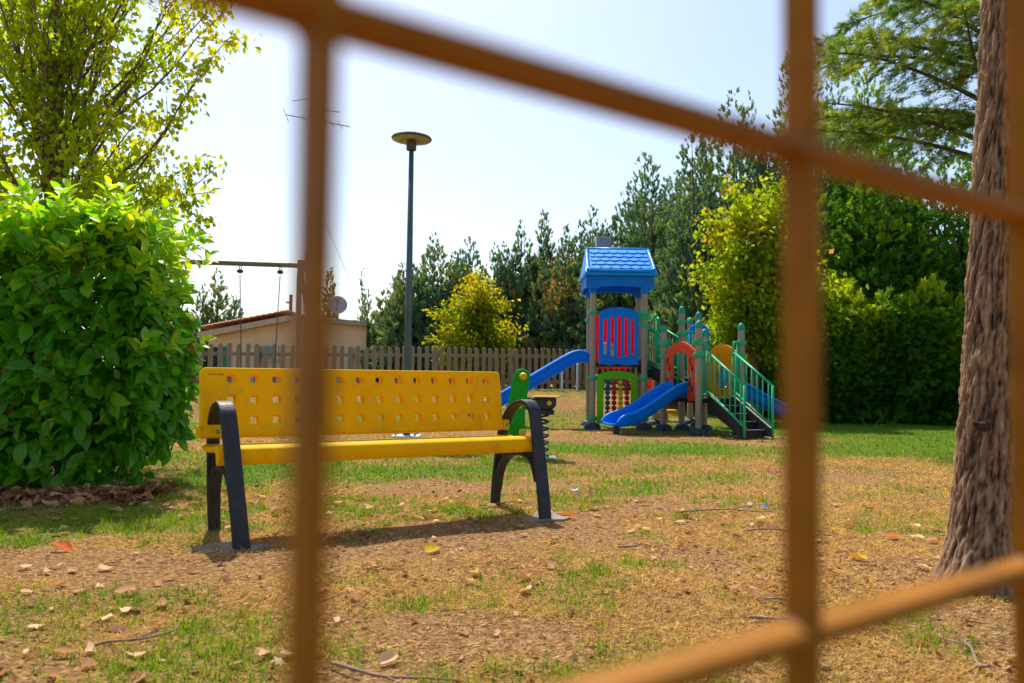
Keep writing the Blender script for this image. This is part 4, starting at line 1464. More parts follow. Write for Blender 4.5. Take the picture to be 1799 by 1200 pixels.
# ------------------------------------------------------------------ lamp post
def lamp_post():
    x, y = -1.331, 10.56
    z0 = gz(x, y)
    root = thing('lamp_post', 'slim grey green lamp post with a flat disc shaped head', 'street lamp', (x, y, z0))
    MB().tube([(x, y, z0 + .0), (x, y, z0 + 1.9), (x, y, z0 + 3.72)], [.052, .043, .031], 20).build('pole', 'lamp_paint', root, smooth=True)
    MB().box((x, y, z0 + .012), (.34, .34, .03)).build('base_plate', 'litter_white', root, bevel=.006)
    for a in range(4):
        MB().lathe([(.016, 0), (.016, .03), (.011, .035)], (x + .12 * (1 if a % 2 else -1), y + .12 * (1 if a > 1 else -1), z0 + .027), 8).build('bolt', 'grey_steel', root)
    MB().box((x, y - .050, z0 + .55), (.05, .012, .24)).build('service_door', 'lamp_paint', root, bevel=.003)
    tilt = Matrix.Rotation(R(1.2), 3, 'Y')
    hz = z0 + 3.80
    MB().lathe([(.064, -.10), (.066, -.02), (.060, .03)], (x, y, hz - .005), 20, tilt).build('collar', 'lamp_cap', root, auto=40)
    hd = MB().lathe([(.252, .018), (.262, .035), (.250, .055), (.15, .078), (.05, .085)], (x, y, hz + .01), 40, tilt).build('head', 'lamp_cap', root, auto=35)
    MB().lathe([(.066, .022), (.16, .010), (.249, .020), (.249, .034)], (x, y, hz + .005), 40, tilt).build('diffuser', 'lamp_glass', hd, smooth=True)
    for k in range(6):
        MB().tube([(x - .05 + .022 * k, y - .02, hz + .09), (x - .058 + .022 * k, y - .03, hz + .135)], .0035, 5).build('bird_spike', 'chain_steel', hd)


lamp_post()


# ------------------------------------------------------------------ swing
def swing():
    y = 11.6
    fr = thing('swing_stand', 'grey steel swing frame behind the bench', 'swing frame', (-3.8, y, gz(-3.8, y)))
    a, b = Vector((-5.2, 11.52, 2.352)), Vector((-3.02, 11.68, 2.328))
    MB().tube([a, b], .037, 16).build('crossbeam', 'swing_steel', fr, smooth=False, auto=40)
    for e, s in ((b, 1), (a, -1)):
        MB().box(e + Vector((.02 * s, 0, 0)), (.10, .11, .15)).build('bracket', 'swing_steel', fr, bevel=.008)
        MB().box(e + Vector((.085 * s, 0, .02)), (.022, .05, .30)).build('bolt_plate', 'swing_steel', fr, bevel=.003)
        for q in (-1, 1):
            foot = (e.x + .26 * s, e.y + q * .95, gz(e.x + .26 * s, e.y + q * .95) - .05)
            MB().tube(curve_pts([e + Vector((.01 * s, q * .03, -.05)), e + Vector((.03 * s, q * .16, -.40)), Vector(foot)], 6), .036, 12).build('leg', 'swing_steel', fr, smooth=True)
    sw = thing('swing', 'swing hanging on two thin chains from the steel frame', 'swing', (-3.57, 11.62, .42))
    for x0, x1 in ((-3.85, -3.79), (-3.295, -3.35)):
        yy = 11.6 + .07 * (x0 + 3.6)
        zt = 2.30
        ch = MB()
        n = 52
        p0, p1 = Vector((x0, yy + .02, zt - .12)), Vector((x1, 11.62, .50))
        for i in range(n):
            c = p0.lerp(p1, (i + .5) / n)
            ax = (p1 - p0).normalized()
            s = Vector((1, 0, 0)) if i % 2 else Vector((0, 1, 0))
            lp = [c + s * .009 * math.cos(t) + ax * .022 * math.sin(t) for t in np.linspace(0, 2 * math.pi, 9)]
            ch.tube(lp, .0036, 4, cap=False)
        ch.build('chain', 'chain_steel', sw)
        MB().lathe([(.012, -.03), (.045, -.015), (.045, .012), (.014, .03)], (x0, yy + .02, zt - .075), 14).build('pivot_cap', 'swing_blue', sw, auto=40)
        MB().tube([(x0 - .012, yy + .02, zt + .05), (x0 - .012, yy + .02, zt - .06)], .006, 6).tube([(x0 + .014, yy + .02, zt + .05), (x0 + .014, yy + .02, zt - .06)], .006, 6).build('eye_bolt', 'chain_steel', sw)
    MB().box((-3.57, 11.62, .48), (.47, .19, .04)).build('seat', 'deck_black', sw, bevel=.012)


swing()


# ------------------------------------------------------------------ yellow park bench
def bench():
    loc, rz = (-.499, 4.215, 0.0), R(32)
    root = thing('park_bench', 'yellow park bench with perforated backrest and dark cast iron ends', 'bench', loc, rz)
    M = worldmat(root)
    # backrest: grid with rounded square holes, tabs at the bottom ends
    xl, xr, H = -.94, .80, .345
    cols, rows = 14, 3
    hole, r = .040, .008
    cx = [-.795 + i * (.700 + .795) / (cols - 1) for i in range(cols)]
    cz = [.292, .187, .082]
    xs = sorted([xl, xr] + [c + s * .032 for c in cx for s in (-1, 1)])
    zs = sorted([0, H] + [c + s * .032 for c in cz for s in (-1, 1)])
    V, F, idx = [], [], {}

    def vert(a, b):
        k = (round(a, 4), round(b, 4))
        if k not in idx:
            idx[k] = len(V)
            # rounded outer corners at the top, gentle forward curl of the lower edge
            bb = b
            yb = .435 + .085 * (b / H) + .012 * math.cos(math.pi * b / H) * 1.2
            V.append((a, yb, .472 + bb))
        return idx[k]

    for i in range(len(xs) - 1):
        for j in range(len(zs) - 1):
            x0, x1, z0, z1 = xs[i], xs[i + 1], zs[j], zs[j + 1]
            mx, mz = (x0 + x1) / 2, (z0 + z1) / 2
            hit = any(abs(mx - c) < .01 for c in cx) and any(abs(mz - c) < .01 for c in cz)
            corner = [vert(x0, z0), vert(x1, z0), vert(x1, z1), vert(x0, z1)]
            if not hit:
                # clip the two top corners
                if j == len(zs) - 2 and i == 0:
                    F.append([vert(x0, z0), vert(x1, z0), vert(x1, z1), vert(x0 + .02, z1), vert(x0 + .006, z1 - .006), vert(x0, z1 - .018)])
                elif j == len(zs) - 2 and i == len(xs) - 2:
                    F.append([vert(x0, z0), vert(x1, z0), vert(x1, z1 - .018), vert(x1 - .006, z1 - .006), vert(x1 - .02, z1), vert(x0, z1)])
                else:
                    F.append(corner)
                continue
            h = hole / 2
            rings = []
            for sx, sz in ((-1, -1), (1, -1), (1, 1), (-1, 1)):
                pts = [(sx * h, sz * (h - r)), (sx * (h - r * .3), sz * (h - r * .3)), (sx * (h - r), sz * h)]
                if (sx, sz) in ((1, -1), (-1, 1)):
                    pts = pts[::-1]
                rings.append([vert(mx + p[0], mz + p[1]) for p in pts])
            for k in range(4):
                a, b = corner[k], corner[(k + 1) % 4]
                F.append([a, b] + rings[(k + 1) % 4][:2][::-1] + rings[k][1:][::-1])
    mb = MB(M)
    mb.add(V, F)
    for s, e in ((-1, xl), (1, xr)):
        # tab under the arm: a short tongue sticking out of each lower corner
        a0, a1 = (e - .018, e) if s < 0 else (e, e + .040)
        n = len(mb.v)
        mb.add([(a0, .447, .472), (a1, .447, .472), (a1, .450, .535), (a0, .450, .535)], [(0, 1, 2, 3)])
    bk = mb.build('backrest', 'bench_yellow', root, solid=.058, bevel=.006, auto=45)
    # worn maker's lettering, too faint to read: small strokes
    mk = MB(M)
    x = -.905
    rr = random.Random(4)
    yb = .435 + .085 * .913 - .0137 - .0308
    for k in range(11):
        hh = rr.choice((.006, .009, .0065))
        w = rr.choice((.003, .0045, .0055))
        if k == 6:
            x += .004
        mk.box((x + w / 2, yb, .785 + hh / 2), (.0014, .0012, hh))
        if w > .003:
            mk.box((x + w - .0007, yb, .785 + .003), (.0014, .0012, .006))
            mk.box((x + w / 2, yb, .785 + rr.choice((.0007, .0055))), (w, .0012, .0014))
        x += w + .0022
    mk.build('maker_mark', 'cast_iron', bk)
    # seat: one long moulding with a rolled front
    pr = [(.045, .365), (.028, .385), (.024, .415), (.036, .440), (.065, .452), (.12, .453), (.24, .438), (.36, .433), (.455, .440), (.458, .418), (.36, .408), (.24, .412), (.13, .425), (.085, .412), (.075, .375), (.062, .365)]
    pr = [(.112 + (q - .024) * .83, z) for q, z in pr]
    st = MB(M)
    st.prism(pr, (-.03, 0, 0), (0, 1, 0), (0, 0, 1), 1.80)
    st.build('seat', 'bench_yellow', root, bevel=.008, auto=50)
    # cast ends
    for s in (-1, 1):
        X = .838 * s

        def pt(yy, z):
            return (X + s * .045 * (z / .63) ** 1.0 if s < 0 else X - .01 + .012 * z, yy, z)

        leg = [pt(0, -.06), pt(.03, .12), pt(.075, .32), pt(.125, .54), pt(.148, .605), pt(.185, .642), pt(.24, .652)]
        arm = [pt(.24, .652), pt(.31, .640), pt(.38, .605), pt(.435, .550), pt(.462, .505)]
        fr = MB(M).strap(curve_pts(leg[:-1], 5) + curve_pts(leg[-2:], 3)[1:], .076, .024, (1, 0, 0)).build('front_leg', 'cast_iron', root, bevel=.005, auto=40)
        MB(M).strap(curve_pts(arm, 6), .070, .018, (1, 0, 0)).build('armrest', 'cast_iron', root, bevel=.005, auto=40)
        bl = [pt(.56, -.06), pt(.545, .15), pt(.515, .33), pt(.492, .44), pt(.488, .535)]
        MB(M).strap(curve_pts(bl, 5), .062, .026, (1, 0, 0)).build('rear_leg', 'cast_iron', root, bevel=.005, auto=40)
        arch = [pt(.535, .10), pt(.512, .20), pt(.455, .285), pt(.36, .332), pt(.26, .342), pt(.17, .330), pt(.118, .285), pt(.082, .20)]
        MB(M).strap(curve_pts(arch, 5), .060, .016, (1, 0, 0)).build('seat_support', 'cast_iron', root, bevel=.003, auto=40)
        for k in range(7):
            yy = .165 + .045 * k
            zz = float(np.interp(yy, [.118, .17, .26, .36, .455], [.285, .330, .342, .332, .285]))
            xm = pt(yy, zz)[0]
            MB(M).prism([(yy - .018, zz + .004), (yy + .004, zz + .004), (yy + .026, .416), (yy + .004, .416)], (xm, 0, 0), (0, 1, 0), (0, 0, 1), .05).build('rib', 'cast_iron', root)
        for yy, zz in ((.424, .503), (.424, .62)):
            c_ = pt(yy, zz)
            MB(M).lathe([(.011, 0), (.011, .005), (.006, .009)], (c_[0] - .012 * s, yy, zz - .0), 10, Matrix.Rotation(R(90), 3, 'X')).build('bolt', 'grey_steel', root)
        # grey footing flush with the soil under this end
        c = M @ Vector((X, .10, 0))
        pf = MB()
        poly = [(.20 * math.cos(a) * (1 + .16 * math.sin(3 * a + s) + .07 * math.sin(7 * a)), .15 * math.sin(a) * (1 + .2 * math.cos(2 * a + s) + .07 * math.sin(5 * a))) for a in np.linspace(0, 2 * math.pi, 18)[:-1]]
        rot = Matrix.Rotation(rz, 3, 'Z')
        pf.prism(poly, (c.x, c.y, gz(c.x, c.y) - .033), rot @ Vector((1, 0, 0)), rot @ Vector((0, 1, 0)), .075)
        o = pf.build('concrete_footing', 'concrete', bevel=.006)
        tag(o, 'grey concrete footing under the bench end near the ' + ('laurel hedge' if s < 0 else 'spring rider'), 'footing', 'bench footings')


bench()


# ------------------------------------------------------------------ spring riders
def coil(x, y, z0, z1, r, turns, wire):
    n = turns * 14
    return [(x + r * math.cos(2 * math.pi * turns * i / n), y + r * math.sin(2 * math.pi * turns * i / n), z0 + (z1 - z0) * i / n) for i in range(n + 1)]


def rider():
    x, y = .295, 8.05
    z0 = gz(x, y)
    root = thing('spring_rider', 'green spring rider with yellow knobs and black coil spring beside the bench', 'spring rider', (x, y, z0))
    MB().box((x, y, z0 + .01), (.30, .30, .02)).build('base_plate', 'grey_steel', root, bevel=.004)
    MB().tube(coil(x, y, z0 + .03, z0 + .43, .066, 6, .014), .0115, 8).build('spring', 'cast_iron', root, smooth=True)
    MB().box((x + .0, y, z0 + .455), (.24, .20, .045)).build('spring_plate', 'cast_iron', root, bevel=.008)
    MB().prism([(-.26, .0), (.10, .0), (.14, .04), (.14, .115), (-.26, .115)], (x, y, z0 + .39 + .09), (1, 0, 0), (0, 0, 1), .16).build('body', 'cast_iron', root, bevel=.012)
    MB().box((x + .05, y, z0 + .606), (.26, .22, .012)).build('seat', 'bead_yellow', root, bevel=.006)
    for dx in (.07,):
        MB().lathe([(.024, 0), (.024, .02), (.012, .024)], (x + dx, y - .082, z0 + .545), 12, Matrix.Rotation(R(90), 3, 'X')).build('bolt', 'bead_yellow', root)
    prof = curve_pts([(-.075, .20, 0), (-.09, .32, 0), (-.085, .46, 0), (-.055, .62, 0), (-.035, .77, 0), (.005, .855, 0), (.075, .870, 0), (.125, .825, 0), (.118, .70, 0), (.092, .55, 0), (.085, .40, 0), (.082, .27, 0), (.055, .205, 0), (-.01, .185, 0)], 4)
    poly = [(p.x, p.y) for p in prof][::-1]
    for dy, dx in ((-.105, 0), (.105, -.01)):
        MB().prism(poly, (x - .245 + dx, y + dy, z0), (1, 0, 0), (0, 0, 1), .032).build('side_panel', 'rider_green', root, bevel=.007, seg=3)
    rx = Matrix.Rotation(R(90), 3, 'X')
    knob = [(.020, 0), (.020, .13), (.034, .135), (.036, .165), (.026, .18)]
    for dx, z in ((-.185, .80), (-.185, .275)):
        MB().lathe(knob, (x + dx, y - .12, z0 + z), 14, rx).build('handle', 'bead_yellow', root, auto=40)
        MB().lathe(knob, (x + dx - .01, y + .12, z0 + z), 14, Matrix.Rotation(R(-90), 3, 'X')).build('handle', 'bead_yellow', root, auto=40)
    for dx in (-.30, -.21):
        MB().lathe([(.022, 0), (.022, .018), (.012, .022)], (x + dx, y - .121, z0 + .51), 12, rx).build('bolt', 'bead_yellow', root)
    # far one, half hidden behind the play tower
    x, y = 2.66, 15.2
    z0 = gz(x, y)
    r2 = thing('spring_rider', 'red and orange spring rider half hidden behind the playground stairs', 'spring rider', (x, y, z0))
    MB().box((x, y, z0 + .01), (.30, .30, .02)).build('base_plate', 'grey_steel', r2)
    MB().tube(coil(x, y, z0 + .03, z0 + .36, .085, 6, .014), .014, 8).build('spring', 'cast_iron', r2, smooth=True)
    body = [(-.16, .36), (.18, .36), (.26, .46), (.12, .56), (.05, .66), (-.02, .74), (-.16, .76), (-.20, .70), (-.10, .66), (-.10, .55), (-.22, .47)]
    for dy in (-.09, .09):
        MB().prism(body, (x, y + dy, z0), (1, 0, 0), (0, 0, 1), .03).build('side_panel', 'play_red', r2, bevel=.006)
    MB().tube([(x - .13, y - .26, z0 + .70), (x - .13, y + .26, z0 + .70)], .022, 10).build('handle', 'play_red', r2)
    MB().tube([(x - .10, y - .26, z0 + .44), (x - .10, y + .26, z0 + .44)], .022, 10).build('footrest', 'play_blue', r2)
    MB().box((x + .10, y, z0 + .57), (.26, .22, .025)).build('seat', 'face_orange', r2, bevel=.006)
    # low orange stool in the grass behind
    x, y = 2.78, 14.75
    z0 = gz(x, y)
    r3 = thing('low_stool', 'small orange play stool on the grass behind the low slide', 'stool', (x, y, z0))
    MB().lathe([(.17, 0), (.18, .02), (.18, .045), (.16, .05)], (x, y, z0 + .18), 20).build('seat', 'face_orange', r3, auto=40)
    MB().lathe([(.10, 0), (.07, .06), (.07, .18)], (x - .05, y, z0), 14).build('base', 'face_orange', r3, auto=40)


rider()

for i, (x, y, h, lab) in enumerate(((1.22, 19.95, .47, 'short pale post before the picket fence, the one nearer the lamp post'),
                                    (1.60, 20.1, .66, 'taller pale post before the picket fence, beside the tower post'),
                                    (2.08, 20.35, .40, 'short pale post seen under the tower deck'))):
    z0 = gz(x, y)
    r_ = thing('pale_post', lab, 'post', (x, y, z0), 0, 'pale posts before the fence')
    MB().tube([(x, y, z0 - .02), (x, y, z0 + h)], .03, 12).build('shaft', 'pale_paint', r_, auto=40)
    MB().lathe([(.035, 0), (.036, .02), (.02, .035)], (x, y, z0 + h), 12).build('cap', 'pale_paint', r_, auto=40)


# ------------------------------------------------------------------ playground structure
def rounded(poly, n=1):
    return poly


def sheet(polys, o, ax, ay):
    """2D polygons that share corners -> merged verts and faces in 3D"""
    o, ax, ay = Vector(o), Vector(ax), Vector(ay)
    V, F, idx = [], [], {}
    for poly in polys:
        f = []
        for a, b in poly:
            k = (round(a, 4), round(b, 4))
            if k not in idx:
                idx[k] = len(V)
                V.append(o + ax * a + ay * b)
            f.append(idx[k])
        F.append(f)
    return V, F


def playground():
    root = thing('playground_tower', 'colourful playground set with blue roofed tower, slides and green handrails', 'playground set', (2.2, 12.6, 0))
    tower = {'FL': (1.25, 12.75), 'FR': (2.04, 12.70), 'BL': (1.27, 13.55), 'BR': (2.07, 13.50)}
    low = {'F': (2.615, 11.55, 1.595), 'B': (2.275, 12.36, 1.575), 'G': (2.94, 12.60, 1.54), 'H': (3.28, 11.80, 1.585)}
    mid = {'C': (2.63, 12.78, 1.90), 'A': (2.42, 13.90, 1.865), 'D': (3.05, 14.10, 1.82), 'E': (3.01, 13.32, 1.86)}

    def post(x, y, top, cap=True, r=.048):
        z0 = gz(x, y)
        p = MB().tube([(x, y, z0 - .05), (x, y, top)], r, 18).build('post', 'post_beige', root, auto=40)
        if cap:
            MB().lathe([(r + .003, -.035), (r + .004, .01), (r * .92, .035), (r * .6, .062), (r * .2, .076)], (x, y, top), 18).build('cap', 'cap_teal', p, auto=50)
        rr = random.Random(int(x * 977 + y * 131))
        MB().lathe([(.135, -.01), (.132, .03), (.118, .065), (.09, .088), (r + .006, .096)], (x, y, z0), 14).build('foot_cover', 'rubber_foot', p, auto=60)
        return p

    for k in tower:
        post(*tower[k], 2.30, cap=False)
    for d in (low, mid):
        for k, (x, y, t) in d.items():
            post(x, y, t - .065)

    def clamp(x, y, z, dirs=()):
        mb = MB().lathe([(.050, -.030), (.068, -.028), (.076, 0), (.068, .028), (.050, .030)], (x, y, z), 18)
        for dx, dy, ln in dirs:
            d = Vector((dx, dy, 0)).normalized()
            mb.tube([(x + d.x * .05, y + d.y * .05, z), (x + d.x * (.05 + ln), y + d.y * (.05 + ln), z)], .019, 10)
        return mb.build('clamp', 'rail_green', root, auto=40)

    def deck(pts, z, name='deck'):
        c = Vector((sum(p[0] for p in pts) / len(pts), sum(p[1] for p in pts) / len(pts), 0))
        poly = [((Vector((p[0], p[1], 0)) - c) * .96 + c) for p in pts]
        return MB().prism([(p.x, p.y) for p in poly], (0, 0, z - .035), (1, 0, 0), (0, 1, 0), .07).build(name, 'deck_black', root, bevel=.006)

    deck([tower[k][:2] for k in ('FL', 'FR', 'BR', 'BL')], 1.03)
    deck([low[k][:2] for k in ('F', 'H', 'G', 'B')], .52)
    deck([mid[k][:2] for k in ('C', 'E', 'D', 'A')], .74)

    # -------- roof
    y0, y1, x0, x1 = 12.58, 13.74, 1.105, 2.225
    ze, zr, ym = 2.40, 2.83, (12.58 + 13.74) / 2
    rx0, rx1 = x0 + .06, x1 - .06
    rf = MB()
    rf.add([(x0, y0, ze), (x1, y0, ze), (rx1, ym, zr), (rx0, ym, zr), (x0, y1, ze), (x1, y1, ze),
            (x0, y0, ze - .05), (x1, y0, ze - .05), (x0, y1, ze - .05), (x1, y1, ze - .05)],
           [(0, 1, 2, 3), (5, 4, 3, 2), (4, 0, 3), (1, 5, 2), (6, 7, 1, 0), (9, 8, 4, 5), (8, 6, 0, 4), (7, 9, 5, 1), (7, 6, 8, 9)])
    roof = rf.build('roof', 'roof_blue', root, bevel=.022, seg=3, auto=40)
    # raised rim round the shingle field on both slopes, gable skirts
    for s, ya in ((1, y0), (-1, y1)):
        up = Vector((0, ym - ya, zr - ze))
        sl = up.length
        up.normalize()
        nrm = Vector((1, 0, 0)).cross(up) * (1 if s > 0 else -1)
        nrm.normalize()

        def on(a, b, h):
            return Vector((0, ya, ze)) + Vector((a, 0, 0)) + up * b + nrm * h

        path = [on(rx0 + .01, sl - .03, .012), on(x0 + .05, .12, .016), on(x0 + .085, .045, .018), on(x0 + .15, .028, .018), on((x0 + x1) / 2, .020, .018),
                on(x1 - .15, .028, .018), on(x1 - .085, .045, .018), on(x1 - .05, .12, .016), on(rx1 - .01, sl - .03, .012)]
        MB().tube(curve_pts(path, 4), .026, 10).build('roof_rim', 'roof_blue', roof, smooth=True)
        # shingles: overlapping rounded tiles, each a piece
        rows = 5
        fw0, fw1 = x0 + .105, x1 - .105
        n = 6
        w = (fw1 - fw0) / n
        th = .019

        def shingle_mesh(w, key):
            pr = [(-w / 2 + .003, .165), (-w / 2 + .003, .035), (-w * .36, .012), (-w * .16, 0), (w * .16, 0), (w * .36, .012), (w / 2 - .003, .035), (w / 2 - .003, .165)]
            return MB().prism(pr, (0, 0, 0), (1, 0, 0), (0, 1, 0), th).mesh('shingle', 'roof_blue')

        full, half = shingle_mesh(w, 'f'), shingle_mesh(w / 2, 'h')
        for r_ in range(rows):
            b = .055 + r_ * (sl - .10) / rows
            cells = [(fw0 + w * (i + .5), full) for i in range(n)] if r_ % 2 == 0 else [(fw0 + w * .25, half)] + [(fw0 + w * (i + 1), full) for i in range(n - 1)] + [(fw1 - w * .25, half)]
            for cxx, me in cells:
                # lower edge lifted so that it stands on the row below
                ay = (up * .165 + nrm * -.022).normalized()
                p = on(cxx, b, .034)
                nn = Vector((1, 0, 0)).cross(ay)
                M = Matrix((Vector((1, 0, 0)), ay, nn)).transposed().to_4x4()
                M.translation = p
                child_copy('shingle', me, roof, M)
    MB().tube([(rx0 - .02, ym, zr + .012), (rx1 + .02, ym, zr + .012)], .030, 10).build('ridge_cap', 'roof_blue', roof, smooth=True)
    MB().box((1.47, 13.42, 2.86), (.24, .20, .42)).build('chimney', 'grey_steel', roof, bevel=.01)
    sk = MB()
    sx0, sx1, sy0, sy1, zb, zt = 1.15, 2.17, 12.66, 13.66, 2.17, 2.36
    th = .03
    for a in (sy0, sy1):
        # skirt with a shallow arch between the post sockets
        poly = [(sx0, zt), (sx0, zb - .02), (sx0 + .16, zb - .02)] + [(sx0 + .16 + (sx1 - sx0 - .32) * q, zb + .028 * math.sin(math.pi * q) ** .5) for q in np.linspace(.05, .95, 9)] + [(sx1 - .16, zb - .02), (sx1, zb - .02), (sx1, zt)]
        sk.prism(poly, (0, a, 0), (1, 0, 0), (0, 0, 1), th)
    for a in (sx0, sx1):
        poly = [(sy0 + th, zt), (sy0 + th, zb), (sy0 + .16, zb)] + [(sy0 + .16 + (sy1 - sy0 - .32) * q, zb + .028 * math.sin(math.pi * q) ** .5) for q in np.linspace(.05, .95, 9)] + [(sy1 - .16, zb), (sy1 - th, zb), (sy1 - th, zt)]
        sk.prism(poly, (a, 0, 0), (0, 1, 0), (0, 0, 1), th)
    sk.build('skirt', 'play_blue', roof, bevel=.006)
    for k, (x, y) in tower.items():
        MB().lathe([(.068, 0), (.072, .10), (.082, .20)], (x, y, 2.09), 16).build('post_socket', 'play_blue', roof, auto=40)

    # -------- front barrier with five slots
    def arch(x, xa, xb, zs, zc):
        t = (x - xa) / (xb - xa)
        return zs + (zc - zs) * (1 - (2 * t - 1) ** 2)

    xa, xb, yb = 1.335, 1.945, 12.70
    cs = [1.435, 1.545, 1.650, 1.755, 1.855]
    hw = .027
    lo = [1.17, 1.145, 1.125, 1.145, 1.17]
    hi = [1.665, 1.70, 1.715, 1.70, 1.665]
    bottom = lambda x: .985 + .012 * math.sin((x - xa) * 26)
    edges = [xa] + [e for c in cs for e in (c - hw, c + hw)] + [xb]
    polys = []
    for i in range(len(edges) - 1):
        a, b = edges[i], edges[i + 1]
        if i % 2 == 0:
            l, r = (i // 2) - 1, i // 2
            left = [(a, lo[l]), (a, hi[l])] if l >= 0 else []
            right = [(b, lo[r]), (b, hi[r])] if r < 5 else []
            mid_t = [(a + (b - a) * q, arch(a + (b - a) * q, xa, xb, 1.80, 1.875)) for q in (.66, .33)]
            mid_b = [(a + (b - a) * q, bottom(a + (b - a) * q)) for q in (.33, .66)]
            polys.append([(a, bottom(a))] + mid_b + [(b, bottom(b))] + right + [(b, arch(b, xa, xb, 1.80, 1.875))] + mid_t + [(a, arch(a, xa, xb, 1.80, 1.875))] + left[::-1])
        else:
            k = i // 2
            c = (a + b) / 2
            low_arc = [(c + hw * math.cos(t), lo[k] + hw * math.sin(t)) for t in np.linspace(math.pi, 2 * math.pi, 7)]
            high_arc = [(c + hw * math.cos(t), hi[k] + hw * math.sin(t)) for t in np.linspace(math.pi, 0, 7)]
            low_arc[0], low_arc[-1] = (a, lo[k]), (b, lo[k])
            high_arc[0], high_arc[-1] = (a, hi[k]), (b, hi[k])
            polys.append([(a, bottom(a)), (b, bottom(b))] + low_arc[::-1])
            polys.append(high_arc + [(b, arch(b, xa, xb, 1.80, 1.875)), (a, arch(a, xa, xb, 1.80, 1.875))])
    V, F = sheet(polys, (0, yb, 0), (1, 0, 0), (0, 0, 1))
    MB().add(V, F).build('barrier_panel', 'play_blue', root, solid=.03)
    for z in (1.79, 1.72):
        clamp(*tower['FR'], z, [(-1, 0, .06)])
    clamp(*tower['FL'], 1.79, [(1, 0, .05)])
    # red back panel with a round bubble window
    xa, xb, yb = 1.33, 2.00, 13.50
    hc, hr = (1.555, 1.22), .155
    arcs = [(hc[0] + hr * math.cos(t), hc[1] + hr * math.sin(t)) for t in np.linspace(-math.pi, math.pi, 25)]
    tl, tr, bl, br = (xa, 1.80), (xb, 1.80), (xa, .96), (xb, .96)
    polys = [[(xa, hc[1]), bl, (hc[0], .96)] + [p for p in arcs[:7]][::-1], [(hc[0], .96), br, (xb, hc[1])] + [p for p in arcs[6:13]][::-1],
             [(xb, hc[1]), tr, (hc[0], 1.86)] + [p for p in arcs[12:19]][::-1], [(hc[0], 1.86), tl, (xa, hc[1])] + [p for p in arcs[18:25]][::-1]]
    V, F = sheet(polys, (0, yb, 0), (1, 0, 0), (0, 0, 1))
    rp = MB().add(V, F).build('back_panel', 'play_red', root, solid=.03)
    ryx = Matrix.Rotation(R(-90), 3, 'X')
    MB().lathe([(.150, 0), (.14, .05), (.11, .095), (.06, .12), (.01, .128)], (hc[0], yb + .018, hc[1]), 24, ryx).build('bubble_window', 'bubble_plastic', rp, smooth=True)
    clamp(*tower['BL'], 1.72, [(1, 0, .05)])
    clamp(*tower['BR'], 1.72, [(-1, 0, .05)])
    MB().box((1.66, 13.53, .955), (.56, .03, .04)).build('panel_foot', 'play_red', rp)

    # -------- abacus panel under the deck
    xa, xb, yb = 1.315, 1.935, 12.70
    ia, ib, ja, jb = 1.415, 1.835, .20, .765
    nn = 8
    topc = [(xa + (xb - xa) * i / nn, arch(xa + (xb - xa) * i / nn, xa, xb, .83, .895)) for i in range(nn + 1)]
    botc = [(xa + (xb - xa) * i / nn, .075 + .03 * math.sin(math.pi * i / nn)) for i in range(nn + 1)]
    polys = [[(ia, jb), (ib, jb), (xb, .83)] + topc[::-1][1:-1] + [(xa, .83)], [(xa, .075)] + botc[1:-1] + [(xb, .075), (ib, ja), (ia, ja)],
             [(xa, .075), (ia, ja), (ia, jb), (xa, .83)], [(ib, ja), (xb, .075), (xb, .83), (ib, jb)]]
    V, F = sheet(polys, (0, yb, 0), (1, 0, 0), (0, 0, 1))
    ab = MB().add(V, F).build('abacus_panel', 'play_lime', root, solid=.032, bevel=.004)
    bead = MB().lathe([(.010, -.038), (.026, -.031), (.039, -.012), (.042, 0), (.039, .012), (.026, .031), (.010, .038)], (0, 0, 0), 16)
    bm = {c: bead.mesh('bead', c, True) for c in ('bead_blue', 'bead_red', 'bead_yellow')}
    for k, c in enumerate(('bead_blue', 'bead_red', 'bead_yellow', 'bead_red')):
        xx = 1.478 + .099 * k
        MB().tube([(xx, yb, ja - .02), (xx, yb, jb + .02)], .007, 8).build('rod', 'grey_steel', ab)
        for i in range(7):
            child_copy('bead', bm[c], ab, Matrix.Translation((xx, yb, .245 + .0785 * i)))
    for k in ('FL', 'FR'):
        s = 1 if k == 'FL' else -1
        clamp(*tower[k], .78, [(s, 0, .05)])
        clamp(*tower[k], .16, [(s, 0, .05)])

    # -------- slides: a chute with rolled lips swept along its path
    def slide(name, path, d, w, hs, mat='play_blue'):
        """path: (distance, z, wall height)"""
        s = Vector((-d[1], d[0], 0)).normalized()
        n = len(path)
        V, F = [], []
        m = None
        for i, (p, hw) in enumerate(path):
            a = path[min(i + 1, n - 1)][0] - path[max(i - 1, 0)][0]
            t = a.normalized()
            u = s.cross(t).normalized()
            if u.z < 0:
                u = -u
            prof = [(-w / 2 - .035, hw - .035), (-w / 2 - .030, hw - .008), (-w / 2 - .012, hw), (-w / 2 + .006, hw - .008), (-w / 2 + .016, hw * .6), (-w / 2 + .035, hw * .22), (-w / 2 + .085, .012), (0, 0)]
            prof = prof + [(-a_, b_) for a_, b_ in prof[:-1][::-1]]
            m = len(prof)
            V += [p + s * a_ + u * b_ for a_, b_ in prof]
        for i in range(n - 1):
            for k in range(m - 1):
                F.append((i * m + k, i * m + k + 1, (i + 1) * m + k + 1, (i + 1) * m + k))
        o = MB().add(V, F).build(name, mat, root, smooth=True, solid=.022)
        return o

